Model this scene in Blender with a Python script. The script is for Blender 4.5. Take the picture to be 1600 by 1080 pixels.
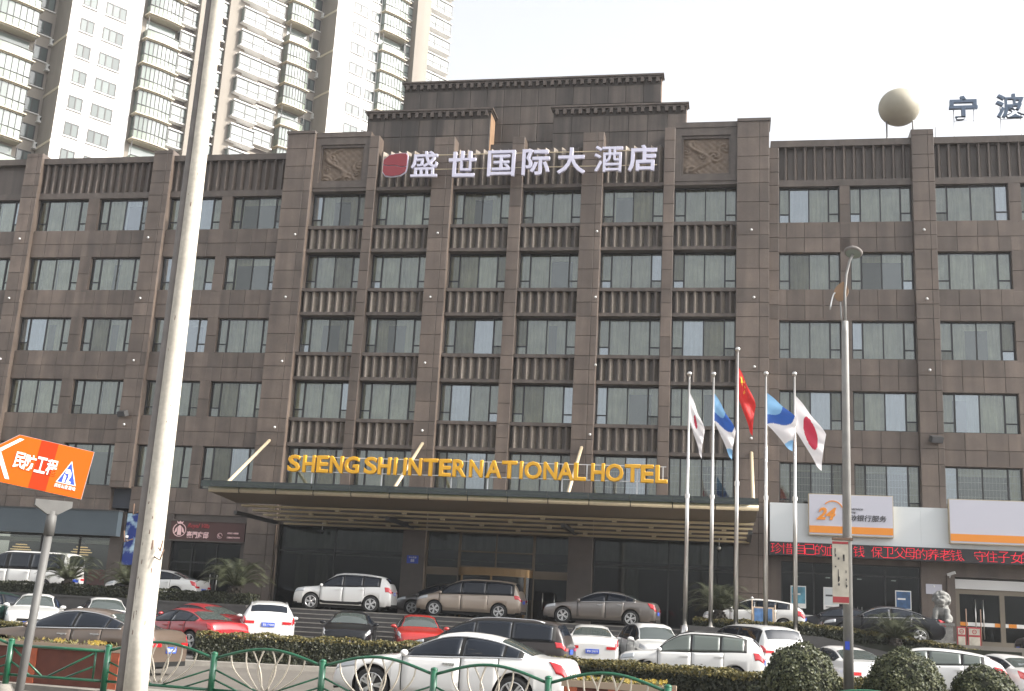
import bpy, math, random
import numpy as np
from mathutils import Vector, Matrix
R = math.radians
random.seed(7)
for o in list(bpy.data.objects):
    bpy.data.objects.remove(o)
scene = bpy.context.scene
COL = scene.collection

# ---------------------------------------------------------------- camera
YAW, PITCH, ROLL, FPX = R(-11.216), R(13.624), R(3.174), 1788.4
CAM = Vector((0, 0, 1.65))
_f = Vector((math.sin(YAW) * math.cos(PITCH), math.cos(YAW) * math.cos(PITCH), math.sin(PITCH)))
_r0 = Vector((math.cos(YAW), -math.sin(YAW), 0))
_u0 = _r0.cross(_f)
_r = _r0 * math.cos(ROLL) + _u0 * math.sin(ROLL)
_u = -_r0 * math.sin(ROLL) + _u0 * math.cos(ROLL)
cd = bpy.data.cameras.new('camera')
cam = bpy.data.objects.new('camera', cd)
COL.objects.link(cam)
cam.matrix_world = Matrix(((_r.x, _u.x, -_f.x, CAM.x), (_r.y, _u.y, -_f.y, CAM.y), (_r.z, _u.z, -_f.z, CAM.z), (0, 0, 0, 1)))
cd.sensor_fit = 'HORIZONTAL'
cd.sensor_width = 36.0
cd.lens = FPX / 1600 * 36
cd.clip_start = 0.1
cd.clip_end = 4000
scene.camera = cam

# ---------------------------------------------------------------- sky and sun
SUN_EL, SUN_FRONT = R(36), R(3.5)          # sun from the right, nearly in the plane of the facade
world = bpy.data.worlds.new('World')
scene.world = world
world.use_nodes = True
nt = world.node_tree
bg = nt.nodes['Background']
sky = nt.nodes.new('ShaderNodeTexSky')
sky.sky_type = 'NISHITA'
sky.sun_disc = False
sky.sun_elevation = SUN_EL
sky.sun_rotation = R(90) + SUN_FRONT
sky.air_density = 1.0
sky.dust_density = 4.0
sky.ozone_density = 1.0
hs = nt.nodes.new('ShaderNodeHueSaturation')
hs.inputs['Saturation'].default_value = 0.16
nt.links.new(sky.outputs[0], hs.inputs['Color'])
nt.links.new(hs.outputs[0], bg.inputs[0])
bg.inputs[1].default_value = 0.15
sl = bpy.data.lights.new('sun', 'SUN')
sl.energy = 2.4
sl.angle = R(0.6)
sl.color = (1.0, 0.93, 0.83)
sun = bpy.data.objects.new('sun', sl)
COL.objects.link(sun)
sdir = Vector((math.cos(SUN_EL) * math.cos(SUN_FRONT), -math.cos(SUN_EL) * math.sin(SUN_FRONT), math.sin(SUN_EL)))
sun.rotation_euler = sdir.to_track_quat('Z', 'Y').to_euler()
sun.location = (60, -10, 60)
scene.view_settings.view_transform = 'Standard'
scene.view_settings.look = 'None'
scene.view_settings.exposure = 1.35
scene.view_settings.gamma = 1.0
scene.view_settings.use_curve_mapping = False
scene.cycles.transparent_max_bounces = 12
scene.cycles.max_bounces = 6


def ray(px, py):
    return _f + _r * ((px - 800) / FPX) - _u * ((py - 540) / FPX)


def at_y(px, py, y):
    d = ray(px, py)
    return CAM + d * (y / d.y)


def at_z(px, py, z):
    d = ray(px, py)
    return CAM + d * ((z - CAM.z) / d.z)


# ---------------------------------------------------------------- helpers
def tag(o, label=None, cat=None, group=None, kind=None):
    for k, v in (('label', label), ('category', cat), ('group', group), ('kind', kind)):
        if v:
            o[k] = v
    return o


def thing(name, label, cat, loc=(0, 0, 0), rotz=0.0, group=None):
    o = bpy.data.objects.new(name, None)
    COL.objects.link(o)
    o.empty_display_size = 0.3
    o.location = loc
    o.rotation_euler = (0, 0, rotz)
    return tag(o, label, cat, group)


def under(child, parent, world_coords=False):
    """parent a child; world_coords: its numbers are world ones (parent neither turned nor scaled)."""
    child.parent = parent
    if world_coords:
        child.matrix_parent_inverse = Matrix.Translation(-Vector(parent.location))
    return child


def inst(name, mesh, parent=None, loc=(0, 0, 0), rot=(0, 0, 0), scale=(1, 1, 1), wc=False):
    o = bpy.data.objects.new(name, mesh)
    COL.objects.link(o)
    o.location = loc
    o.rotation_euler = rot
    o.scale = scale
    if parent:
        under(o, parent, wc)
    return o


class MB:
    def __init__(s):
        s.v, s.f, s.m, s.s, s.uv = [], [], [], [], []

    def vert(s, p):
        s.v.append(tuple(p))
        return len(s.v) - 1

    def face(s, idx, mi=0, sm=False):
        s.f.append(tuple(idx)); s.m.append(mi); s.s.append(sm)

    def poly(s, pts, mi=0, sm=False):
        b = len(s.v)
        s.v.extend(tuple(p) for p in pts)
        s.face(range(b, b + len(pts)), mi, sm)

    def box(s, x0, x1, y0, y1, z0, z1, mi=0, M=None):
        p = [(x0, y0, z0), (x1, y0, z0), (x1, y1, z0), (x0, y1, z0), (x0, y0, z1), (x1, y0, z1), (x1, y1, z1), (x0, y1, z1)]
        if M:
            p = [tuple(M @ Vector(q)) for q in p]
        b = len(s.v)
        s.v.extend(p)
        for f in ((0, 3, 2, 1), (4, 5, 6, 7), (0, 1, 5, 4), (1, 2, 6, 5), (2, 3, 7, 6), (3, 0, 4, 7)):
            s.face([b + i for i in f], mi)
        return s

    def prism(s, pts, y0, y1, mi=0):
        """polygon in (x,z), counter-clockwise seen from -Y, extruded y0..y1"""
        n = len(pts); b = len(s.v)
        s.v.extend((p[0], y0, p[1]) for p in pts)
        s.v.extend((p[0], y1, p[1]) for p in pts)
        s.face(range(b, b + n), mi)
        s.face(range(b + 2 * n - 1, b + n - 1, -1), mi)
        for i in range(n):
            j = (i + 1) % n
            s.face((b + j, b + i, b + n + i, b + n + j), mi)
        return s

    def prism_z(s, pts, z0, z1, mi=0):
        """polygon in (x,y) counter-clockwise from above, extruded z0..z1"""
        n = len(pts); b = len(s.v)
        s.v.extend((p[0], p[1], z0) for p in pts)
        s.v.extend((p[0], p[1], z1) for p in pts)
        s.face(range(b + n - 1, b - 1, -1), mi)
        s.face(range(b + n, b + 2 * n), mi)
        for i in range(n):
            j = (i + 1) % n
            s.face((b + i, b + j, b + n + j, b + n + i), mi)
        return s

    def tube(s, pts, rad, n=8, mi=0, cap=True, sm=True):
        pts = [Vector(p) for p in pts]
        k = len(pts)
        rs = rad if isinstance(rad, (list, tuple)) else [rad] * k
        rings = []
        ref = None
        for i, p in enumerate(pts):
            t = (pts[min(i + 1, k - 1)] - pts[max(i - 1, 0)]).normalized()
            if ref is None:
                ref = Vector((0, 0, 1)) if abs(t.z) < .9 else Vector((1, 0, 0))
            a = t.cross(ref).normalized()
            b = a.cross(t).normalized()
            ref = b
            base = len(s.v)
            for q in range(n):
                w = 2 * math.pi * q / n
                s.v.append(tuple(p + (a * math.cos(w) + b * math.sin(w)) * rs[i]))
            rings.append(base)
        for i in range(k - 1):
            for q in range(n):
                r2 = (q + 1) % n
                s.face((rings[i] + q, rings[i] + r2, rings[i + 1] + r2, rings[i + 1] + q), mi, sm)
        if cap:
            s.face([rings[0] + q for q in range(n - 1, -1, -1)], mi)
            s.face([rings[-1] + q for q in range(n)], mi)
        return s

    def lathe(s, prof, n=16, c=(0, 0, 0), mi=0, sm=True, axis='z'):
        base = len(s.v)
        for (r, z) in prof:
            for q in range(n):
                w = 2 * math.pi * q / n
                a, b = r * math.cos(w), r * math.sin(w)
                s.v.append((c[0] + a, c[1] + b, c[2] + z) if axis == 'z' else (c[0] + a, c[1] + z, c[2] + b))
        for i in range(len(prof) - 1):
            for q in range(n):
                q2 = (q + 1) % n
                f = (base + i * n + q, base + i * n + q2, base + (i + 1) * n + q2, base + (i + 1) * n + q)
                s.face(f if axis == 'z' else f[::-1], mi, sm)
        return s

    def ball(s, c, rx, ry=None, rz=None, n=10, k=7, mi=0):
        ry = ry or rx; rz = rz or rx
        base = len(s.v)
        for i in range(k + 1):
            ph = math.pi * i / k
            for q in range(n):
                w = 2 * math.pi * q / n
                s.v.append((c[0] + rx * math.sin(ph) * math.cos(w), c[1] + ry * math.sin(ph) * math.sin(w), c[2] - rz * math.cos(ph)))
        for i in range(k):
            for q in range(n):
                q2 = (q + 1) % n
                s.face((base + i * n + q, base + i * n + q2, base + (i + 1) * n + q2, base + (i + 1) * n + q), mi, True)
        return s

    def mesh(s, name, mats):
        me = bpy.data.meshes.new(name)
        me.from_pydata(s.v, [], s.f)
        for m in (mats if isinstance(mats, (list, tuple)) else [mats]):
            me.materials.append(m)
        me.polygons.foreach_set('material_index', s.m)
        me.polygons.foreach_set('use_smooth', s.s)
        if s.uv:
            l = me.uv_layers.new(name='uv')
            l.data.foreach_set('uv', [c for i in (lp.vertex_index for lp in me.loops) for c in s.uv[i]])
        me.update()
        return me

    def build(s, name, mats, parent=None, wc=False):
        return inst(name, s.mesh(name, mats), parent, wc=wc)


def structure(name, mb, m):
    o = mb.build(name, m)
    o['kind'] = 'structure'
    return o


# ---------------------------------------------------------------- materials
def mat(name, col, rough=.5, metal=0.0, spec=.5, rand=0.0, noise=None, bump=None, streak=None, emit=None, coat=0.0):
    """rand: tone of each object; noise: (scale, amount); streak: (scale, amount) upright stains; bump: (scale, strength)"""
    m = bpy.data.materials.new(name)
    m.use_nodes = True
    t = m.node_tree
    b = t.nodes['Principled BSDF']
    b.inputs['Base Color'].default_value = (*col, 1)
    b.inputs['Roughness'].default_value = rough
    b.inputs['Metallic'].default_value = metal
    b.inputs['Specular IOR Level'].default_value = spec
    if coat:
        b.inputs['Coat Weight'].default_value = coat
        b.inputs['Coat Roughness'].default_value = .03
    if emit:
        b.inputs['Emission Color'].default_value = (*emit[0], 1)
        b.inputs['Emission Strength'].default_value = emit[1]
    fac = None

    def mul(a, bsock):
        n = t.nodes.new('ShaderNodeMath'); n.operation = 'MULTIPLY'
        if a is None:
            n.inputs[0].default_value = 1
        else:
            t.links.new(a, n.inputs[0])
        t.links.new(bsock, n.inputs[1])
        return n.outputs[0]

    def rng(sock, lo, hi, a=0.0, b2=1.0):
        n = t.nodes.new('ShaderNodeMapRange')
        n.inputs['From Min'].default_value = a; n.inputs['From Max'].default_value = b2
        n.inputs['To Min'].default_value = lo; n.inputs['To Max'].default_value = hi
        t.links.new(sock, n.inputs['Value'])
        return n.outputs[0]
    geo = None
    if noise or streak or bump:
        geo = t.nodes.new('ShaderNodeNewGeometry')
    if rand:
        oi = t.nodes.new('ShaderNodeObjectInfo')
        fac = mul(fac, rng(oi.outputs['Random'], 1 - rand, 1 + rand))
    if noise:
        for sc, am in (noise if isinstance(noise[0], tuple) else (noise,)):
            n = t.nodes.new('ShaderNodeTexNoise')
            n.inputs['Scale'].default_value = sc; n.inputs['Detail'].default_value = 4
            t.links.new(geo.outputs['Position'], n.inputs['Vector'])
            fac = mul(fac, rng(n.outputs['Fac'], 1 - am, 1 + am, .3, .7))
    if streak:
        mp = t.nodes.new('ShaderNodeMapping')
        mp.inputs['Scale'].default_value = (1, 1, .06)
        t.links.new(geo.outputs['Position'], mp.inputs['Vector'])
        n = t.nodes.new('ShaderNodeTexNoise')
        n.inputs['Scale'].default_value = streak[0]; n.inputs['Detail'].default_value = 3
        t.links.new(mp.outputs[0], n.inputs['Vector'])
        fac = mul(fac, rng(n.outputs['Fac'], 1 - streak[1], 1 + streak[1] * .5, .35, .65))
    if fac is not None:
        mx = t.nodes.new('ShaderNodeVectorMath'); mx.operation = 'SCALE'
        mx.inputs[0].default_value = col
        t.links.new(fac, mx.inputs['Scale'])
        t.links.new(mx.outputs[0], b.inputs['Base Color'])
    if bump:
        n = t.nodes.new('ShaderNodeTexNoise')
        n.inputs['Scale'].default_value = bump[0]; n.inputs['Detail'].default_value = 3
        t.links.new(geo.outputs['Position'], n.inputs['Vector'])
        bp = t.nodes.new('ShaderNodeBump')
        bp.inputs['Strength'].default_value = bump[1]; bp.inputs['Distance'].default_value = .02
        t.links.new(n.outputs['Fac'], bp.inputs['Height'])
        t.links.new(bp.outputs[0], b.inputs['Normal'])
    return m


def glass_mat(name, tint, refl=.08, rough=.02, ior=1.5):
    m = bpy.data.materials.new(name)
    m.use_nodes = True
    t = m.node_tree
    t.nodes.remove(t.nodes['Principled BSDF'])
    out = t.nodes['Material Output']
    tr = t.nodes.new('ShaderNodeBsdfTransparent'); tr.inputs[0].default_value = (*tint, 1)
    gl = t.nodes.new('ShaderNodeBsdfGlossy'); gl.inputs[0].default_value = (.92, .96, 1, 1); gl.inputs['Roughness'].default_value = rough
    fr = t.nodes.new('ShaderNodeFresnel'); fr.inputs[0].default_value = ior
    ad = t.nodes.new('ShaderNodeMath'); ad.operation = 'ADD'; ad.inputs[1].default_value = refl
    t.links.new(fr.outputs[0], ad.inputs[0])
    mx = t.nodes.new('ShaderNodeMixShader')
    t.links.new(ad.outputs[0], mx.inputs[0]); t.links.new(tr.outputs[0], mx.inputs[1]); t.links.new(gl.outputs[0], mx.inputs[2])
    t.links.new(mx.outputs[0], out.inputs[0])
    return m


def leaf_mat(name, c1, c2, trans=.14):
    m = bpy.data.materials.new(name)
    m.use_nodes = True
    t = m.node_tree
    b = t.nodes['Principled BSDF']
    b.inputs['Roughness'].default_value = .55
    g = t.nodes.new('ShaderNodeNewGeometry')
    cr = t.nodes.new('ShaderNodeMix'); cr.data_type = 'RGBA'
    cr.inputs[6].default_value = (*c1, 1); cr.inputs[7].default_value = (*c2, 1)
    t.links.new(g.outputs['Random Per Island'], cr.inputs[0])
    t.links.new(cr.outputs[2], b.inputs['Base Color'])
    tl = t.nodes.new('ShaderNodeBsdfTranslucent')
    t.links.new(cr.outputs[2], tl.inputs[0])
    mx = t.nodes.new('ShaderNodeMixShader'); mx.inputs[0].default_value = trans
    t.links.new(b.outputs[0], mx.inputs[1]); t.links.new(tl.outputs[0], mx.inputs[2])
    t.links.new(mx.outputs[0], t.nodes['Material Output'].inputs[0])
    return m


M = {}
M['stone'] = mat('brown_granite', (.120, .092, .074), .45, rand=.19, noise=((1.3, .14), (.25, .12), (45, .22)), streak=(1.8, .22))
M['stone_roof'] = mat('weathered_granite', (.088, .070, .058), .5, rand=.18, noise=((1.1, .15), (40, .2)), streak=(1.5, .55))
M['stone_dark'] = mat('dark_granite', (.062, .049, .041), .45, noise=((2, .15), (40, .2)))
M['joint'] = mat('joint_mortar', (.048, .040, .034), .9)  # dark mortar tone for the joints
M['fin'] = mat('fin_granite', (.094, .074, .061), .45, rand=.1, noise=((30, .2),), streak=(3, .2))
M['fin_sunlit'] = mat('painted_sun_fin_flank', (.29, .25, .21), .5, rand=.12, noise=((8, .15),), streak=(4, .35))  # pale tone paints sunlight onto the right flanks of the tower fins
M['ledge'] = mat('ledge_granite', (.094, .075, .062), .45, rand=.08, noise=((3, .15), (40, .15)), streak=(2, .2))
M['relief'] = mat('carved_sandstone', (.150, .112, .082), .7, noise=((5, .2), (30, .15)))
M['tan'] = mat('tan_plate_and_sunlit_stone', (.27, .17, .10), .6, noise=((3, .15),))  # tan plate colour; also paints warm sun on roof block sides
M['frame'] = mat('window_aluminium', (.025, .025, .025), .4, .3)
M['glass'] = glass_mat('window_glass', (.80, .82, .76), .06)
M['glass_sky'] = glass_mat('window_glass_mirroring', (.66, .72, .74), .17)  # extra gloss and blue put in for panes catching the sky's reflection
M['glass_dull'] = glass_mat('window_glass_dull', (.72, .72, .64), .03, .10)  # duller, darker mix paints panes angled to catch less reflection
M['glass_dark'] = glass_mat('tinted_shop_glass', (.46, .49, .47), .0, .03, 1.38)
M['glass_green'] = glass_mat('greenish_canopy_glass', (.30, .38, .32), .02, .1)
M['curtain'] = mat('sheer_curtain', (.46, .45, .355), .9, rand=.22, noise=((1.1, .22), (.35, .15)), streak=(7, .22))  # mottle and uneven tone paint patchy window reflections into the cloth
M['curtain_brown'] = mat('heavy_curtain', (.22, .20, .14), .9, rand=.1)
M['room'] = mat('dim_room', (.055, .06, .072), .9)
M['room_dark'] = mat('dark_lobby', (.030, .028, .026), .8)
M['white_paint'] = mat('white_paint', (.55, .55, .545), .5, noise=((.6, .05),))
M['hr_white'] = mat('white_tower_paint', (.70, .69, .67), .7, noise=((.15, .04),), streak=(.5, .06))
M['hr_grey'] = mat('beige_and_shade_tower_paint', (.255, .228, .195), .8, noise=((.2, .06),), streak=(.6, .12))  # beige on fronts; on return and recess walls the shade is painted in
M['hr_cream'] = mat('cream_slab_edge', (.55, .49, .38), .7)
M['louvre'] = mat('brown_louvre', (.10, .082, .074), .8)
M['hr_frame'] = mat('tower_window_frame', (.03, .03, .03), .5)
M['hr_glass'] = mat('tower_pane', (.20, .235, .215), .08, spec=.6, rand=.35)
M['hr_glass_deep'] = mat('gable_pane', (.09, .11, .105), .08, spec=.5, rand=.35)
M['poster_blue'] = mat('poster_blue_print', (.035, .095, .21), .5, noise=((3, .5),))
M['hr_rail'] = mat('balcony_glass_panel', (.22, .26, .21), .1, spec=.6, rand=.15)
M['hr_dark'] = mat('open_window_dark', (.10, .11, .11), .6)
M['ac'] = mat('aircon_casing', (.6, .6, .58), .5)
M['asphalt'] = mat('worn_street_concrete', (.112, .100, .085), .85, noise=((.5, .10), (9, .10), (120, .15)))
M['lot'] = mat('parking_asphalt', (.09, .085, .08), .85, noise=((.6, .15), (60, .2)))
M['paving'] = mat('paving_concrete', (.20, .18, .155), .85, noise=((1, .1), (50, .15)))
M['kerb'] = mat('kerb_stone', (.22, .205, .18), .8, noise=((4, .15),))
M['step'] = mat('dark_step_granite', (.055, .052, .05), .35, noise=((3, .15), (50, .2)))
M['line'] = mat('road_paint', (.75, .74, .70), .7, noise=((6, .15),))
M['cream_metal'] = mat('cream_metal', (.42, .35, .235), .4, noise=((5, .08),))
M['rod'] = mat('cream_rod', (.50, .42, .29), .4)
M['soffit_brown'] = mat('brown_soffit', (.135, .102, .066), .5)
M['slat_tan'] = mat('tan_soffit_slat', (.46, .375, .23), .5, rand=.08)
M['gold'] = mat('brass_band', (.20, .12, .045), .4, .3)
M['steel'] = mat('stainless_steel', (.62, .60, .57), .28, 1.0)
M['galv'] = mat('galvanised_pole', (.27, .265, .255), .5, .25, noise=((4, .12),))
M['silver_rail'] = mat('silver_rail', (.6, .6, .6), .35, .6)
M['letter_yellow'] = mat('yellow_letter_face', (.66, .34, .010), .4)
M['letter_white'] = mat('white_letter_face', (.62, .61, .74), .45)
M['logo_red'] = mat('dark_red_logo', (.22, .022, .032), .4)
M['maroon'] = mat('maroon_sign_board', (.060, .022, .019), .5)
M['pink'] = mat('pink_lettering', (.75, .50, .50), .5)
M['sign_red'] = mat('red_lettering', (.30, .035, .04), .5)
M['orange'] = mat('orange_sign_face', (.56, .088, .004), .7, spec=.15)
M['orange_red'] = mat('orange_red_stripe', (.36, .030, .004), .7, spec=.15)
M['bank_orange'] = mat('bank_orange', (.66, .23, .02), .45)
M['bank_grey'] = mat('pale_lavender_panel', (.47, .47, .53), .45)
M['bank_white'] = mat('white_fascia_panel', (.56, .59, .60), .4)
M['ink'] = mat('dark_ink', (.05, .05, .055), .6)
M['white'] = mat('white_print', (.72, .71, .69), .5)
M['blue'] = mat('blue_print', (.02, .055, .38), .45)
M['led_black'] = mat('led_panel_black', (.018, .018, .02), .5)
M['led_red'] = mat('led_red', (.5, .01, .02), .5, emit=((1, .02, .06), .33))
M['warm_lamp'] = mat('warm_lamp', (.9, .7, .4), .5, emit=((1, .72, .38), .28))
M['white_lamp'] = mat('white_lamp', (.9, .9, .9), .3, emit=((1, 1, .97), .4))
M['awning_blue'] = mat('grey_blue_fascia', (.052, .068, .080), .5, noise=((1, .06),))
M['poster_sky'] = None
M['pole_paint'] = mat('chalky_pole_paint', (.56, .52, .445), .75, noise=((2.5, .08), (14, .10)), streak=(6, .18))
M['pole_grey'] = mat('grey_conduit', (.19, .175, .165), .8, noise=((5, .12),))
M['dark_metal'] = mat('dark_metal', (.05, .05, .05), .5, .3)
M['rust'] = mat('rusty_bracket', (.16, .10, .07), .8)
M['fence_green'] = mat('green_enamel', (.006, .085, .040), .35, coat=.4, noise=((6, .12),))
M['fence_cream'] = mat('cream_enamel', (.48, .43, .35), .45)
M['terracotta'] = mat('terracotta_planter', (.105, .030, .018), .7, noise=((6, .15),))
M['terracotta_light'] = mat('terracotta_post', (.36, .09, .04), .7, noise=((6, .15),))
M['planter_rim'] = mat('planter_rim', (.34, .26, .19), .7)
M['bark'] = mat('cycad_trunk', (.045, .038, .03), .9, bump=(30, 1))
M['soil'] = mat('dark_hedge_core', (.016, .018, .010), .95)
M['hedge'] = leaf_mat('hedge_leaf', (.026, .032, .010), (.185, .150, .045))
M['hedge_dark'] = leaf_mat('shaded_hedge_leaf', (.011, .016, .007), (.045, .046, .019))  # side leaves: shade painted in, darker than the yellower new top growth
M['ball'] = leaf_mat('clipped_shrub_leaf', (.018, .029, .012), (.115, .12, .055))
M['cycad'] = leaf_mat('cycad_leaflet', (.020, .030, .016), (.075, .078, .036))
M['flower'] = leaf_mat('flower_petal', (.55, .38, .03), (.75, .60, .22))
M['flower_leaf'] = leaf_mat('flower_leaf', (.06, .07, .02), (.20, .17, .06))
M['lion'] = mat('grey_carved_stone', (.19, .19, .18), .85, noise=((6, .2), (40, .2)), bump=(25, .6))
M['globe'] = mat('faded_globe', (.325, .30, .235), .6, noise=((.9, .12),))
M['post_grey'] = mat('dull_grey_post', (.115, .113, .108), .6, .1, noise=((5, .12),))
M['dirty_panel'] = mat('dirty_cream_panel', (.40, .37, .31), .7, noise=((4, .2),))
M['door_frame'] = mat('bronze_door_frame', (.17, .145, .11), .45, .2)
M['rooftop_blue'] = mat('blue_grey_letters', (.085, .125, .19), .5)


# ---------------------------------------------------------------- lettering
def text_mesh(s, size, depth, m, bold=0.0, bevel=0.0, shear=0.0, spacing=1.0, align='CENTER', res=3):
    cu = bpy.data.curves.new('lettering', 'FONT')
    cu.body = s
    cu.size = size
    cu.extrude = depth / 2
    cu.offset = bold
    cu.bevel_depth = bevel
    cu.bevel_resolution = 0
    cu.shear = shear
    cu.space_character = spacing
    cu.align_x = align
    cu.align_y = 'CENTER'
    cu.resolution_u = res
    o = bpy.data.objects.new('lettering', cu)
    COL.objects.link(o)
    dg = bpy.context.evaluated_depsgraph_get()
    me = bpy.data.meshes.new_from_object(o.evaluated_get(dg))
    bpy.data.objects.remove(o)
    me.transform(Matrix.Rotation(math.pi / 2, 4, 'X'))
    me.materials.clear()
    me.materials.append(m)
    return me


def fit_mesh(me, w=None, h=None):
    """centre a lettering mesh and stretch it to a width and height (x,z)"""
    xs = [v.co.x for v in me.vertices]; zs = [v.co.z for v in me.vertices]
    cx, cz = (min(xs) + max(xs)) / 2, (min(zs) + max(zs)) / 2
    sx = w / (max(xs) - min(xs)) if w else None
    sz = h / (max(zs) - min(zs)) if h else None
    sx = sx or sz; sz = sz or sx
    me.transform(Matrix.Diagonal((sx, 1, sz, 1)) @ Matrix.Translation((-cx, 0, -cz)))
    return me

# ================================================================ the ground
LOT, PLAT = .33, 1.78
g = MB(); g.box(-400, 400, -60, 900, -.6, 0); structure('road', g, M['asphalt'])
g = MB(); g.poly([(-60, 35.0, .02), (40, 35.0, .02), (40, 38.5, LOT), (-60, 38.5, LOT)]); g.box(-60, 40, 38.5, 45.2, -.3, LOT); structure('parking_lot', g, M['lot'])
g = MB()
g.box(-60, 40, 47.7, 75, -.2, PLAT)
structure('forecourt', g, M['paving'])
g = MB()
for i in range(8):
    g.box(-19.6, -1.6, 45.0 + .34 * i, 47.75, LOT - .1 + .181 * i, LOT + .181 * (i + 1) - .0005 * i)
structure('steps', g, M['step'])
g = MB()
for i in range(8):
    g.box(-19.6, -1.6, 44.985 + .34 * i, 45.03 + .34 * i, LOT + .181 * (i + 1) - .035, LOT + .181 * (i + 1) + .004)
structure('steps_nosing', g, M['kerb'])
g = MB(); g.box(-60, -19.6, 45.6, 46.0, 0, 1.72); g.box(-60, -19.6, 45.55, 46.05, 1.72, 1.80); structure('retaining_wall', g, M['step'])
g = MB(); g.box(-60, -19.6, 46.0, 47.7, 0, 1.66); g.box(-1.6, 10.5, 46.0, 47.7, 0, 1.62); structure('planting_bed', g, M['soil'])
# the retaining wall on the right runs down beside the ramp
g = MB(); g.prism([(-1.6, 0), (9.2, 0), (9.2, .75), (3.4, 1.78), (-1.6, 1.95)], 45.5, 46.0); structure('ramp_wall', g, M['step'])
# near kerb and median under the railing and planters, hedge strip beyond the first lane
g = MB(); g.prism_z([(-60, 27.6), (60, 7.6), (60, 9.0), (-60, 29.0)][::1], -.1, .1); structure('median_kerb', g, M['kerb'])
g = MB(); g.prism_z([(-60, 26.8), (60, 6.8), (60, 6.9), (-60, 26.9)], -.05, .02); structure('gutter_joint', g, M['joint'])
g = MB(); g.prism_z([(-15.6, 31.2), (-8.6, 33.6), (-8.6, 35.6), (-15.9, 33.2)], -.1, .13); g.prism_z([(-4.6, 28.2), (4.5, 24.4), (4.5, 26.5), (-4.6, 30.2)], -.1, .13); g.box(-40, -21.5, 36.2, 38.2, -.1, .13)
structure('hedge_kerb', g, M['kerb'])

# ================================================================ the hotel
G, S = 58.12, 3.63
ZT = [24.65 - S * k for k in range(5)]
HW = 1.98
WT = 3.25
XT = [-21.83, -18.03, -13.61, -9.68, -5.29, -1.47]
LWIN = [(-43.35, 3.25), (-39.04, 3.25), (-35.06, 3.25), (-30.60, 3.25), (-26.73, 3.2)]
RWIN = [(3.86, 3.06), (7.44, 3.06), (11.86, 3.54), (15.75, 3.06)]
YW, YP, YT, YB = G - .26, G - .55, G - .80, G - .52

hotel = thing('hotel_building', 'large brown granite hotel of six storeys with stepped roofline and projecting fins', 'building', (-11.7, G, 0))


def hp(name, mb, m):
    return mb.build(name, m, hotel, True)


_boxes = {}


def box_mesh(w, d, h, m, name):
    k = (round(w, 3), round(d, 3), round(h, 3), m)
    if k not in _boxes:
        b = MB(); e = .008
        b.box(-w / 2, w / 2, 0, d, 0, h)
        # chamfered front edge
        v = b.v
        for i in (0, 1, 4, 5):
            x, y, z = v[i]
            v[i] = (x, e, z)
        n0 = len(v)
        b.v.extend([(-w / 2 + e, 0, e), (w / 2 - e, 0, e), (w / 2 - e, 0, h - e), (-w / 2 + e, 0, h - e)])
        b.f[2] = (n0, n0 + 1, n0 + 2, n0 + 3)
        o = [0, 1, 5, 4]
        for i in range(4):
            j = (i + 1) % 4
            b.face((o[i], o[j], n0 + j, n0 + i))
        _boxes[k] = b.mesh(name, M[m])
    return _boxes[k]


def tiles(parent, x0, x1, zs, y, cols, m='stone', j=.024, depth=.04, name='stone_panel'):
    """lay panels between x0..x1 (cols = fractions) and consecutive heights zs, fronts at y"""
    xs = [x0 + (x1 - x0) * c for c in cols]
    for a, b in zip(xs[:-1], xs[1:]):
        for z0, z1 in zip(zs[:-1], zs[1:]):
            w, h = b - a - j, z1 - z0 - j
            if w < .05 or h < .05:
                continue
            inst(name, box_mesh(w, depth, h, m, name), parent, ((a + b) / 2, y + random.uniform(-.003, .003), z0 + j / 2))


def courses(z_lo, z_hi):
    """panel joints of every storey between two heights"""
    zs = []
    for k in range(-1, 7):
        t = ZT[0] + .03 - S * k
        for d in (0, 1.05, 2.12, 2.87):
            zs.append(t - d)
    zs = sorted(z for z in zs if z_lo + .2 < z < z_hi - .2)
    return [z_lo] + zs + [z_hi]


# cores: rooms behind the windows, ceilings, side walls
b = MB()
b.box(-46, 18, G + 1.6, G + 14, 6.5, 25.0)
for k in range(-1, 6):
    b.box(-46, 18, G + .06, G + 1.6, ZT[0] + .14 - S * k, ZT[0] + 1.3 - S * k) if k >= 0 else None
hp('core_wall', b, M['room'])
b = MB()
b.box(-46, -25.1, G + .3, G + 14, 25.0, 26.9); b.box(1.8, 18, G + .3, G + 14, 25.0, 26.9)
b.box(-25.1, 1.8, G + .5, G + 14, 25.0, 27.8)
hp('roof', b, M['stone_dark'])


def pier(x0, x1, z0, z1, front, cols, name='pilaster', back=G + .5, m='stone', side='stone'):
    b = MB()
    b.box(x0, x1, front + .02, back, z0, z1, 0)
    b.box(x0 + .012, x1 - .012, front + .014, front + .03, z0 + .012, z1 - .012, 1)
    p = hp(name, b, [M[side], M['joint']])
    tiles(p, x0, x1, courses(z0, z1), front - .02, cols, m)
    return p


# ---- tower pilasters
GZ = PLAT + .004
pier(-25.10, XT[0] - WT / 2, GZ, 28.18, YT, (0, .74, 1))
pier(XT[0] + WT / 2, XT[1] - WT / 2, 7.2, 28.0, YT + .12, (0, 1))
pier(XT[1] + WT / 2, XT[2] - WT / 2, 7.2, 27.75, YT, (0, .70, 1))
pier(XT[2] + WT / 2, XT[3] - WT / 2, 7.2, 27.7, YT + .12, (0, 1))
pier(XT[3] + WT / 2, XT[4] - WT / 2, 7.2, 27.8, YT, (0, .70, 1))
pier(XT[4] + WT / 2, XT[5] - WT / 2, 7.2, 28.0, YT + .12, (0, 1))
pier(XT[5] + WT / 2, 1.82, GZ, 28.18, YT, (0, .70, 1))

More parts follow.
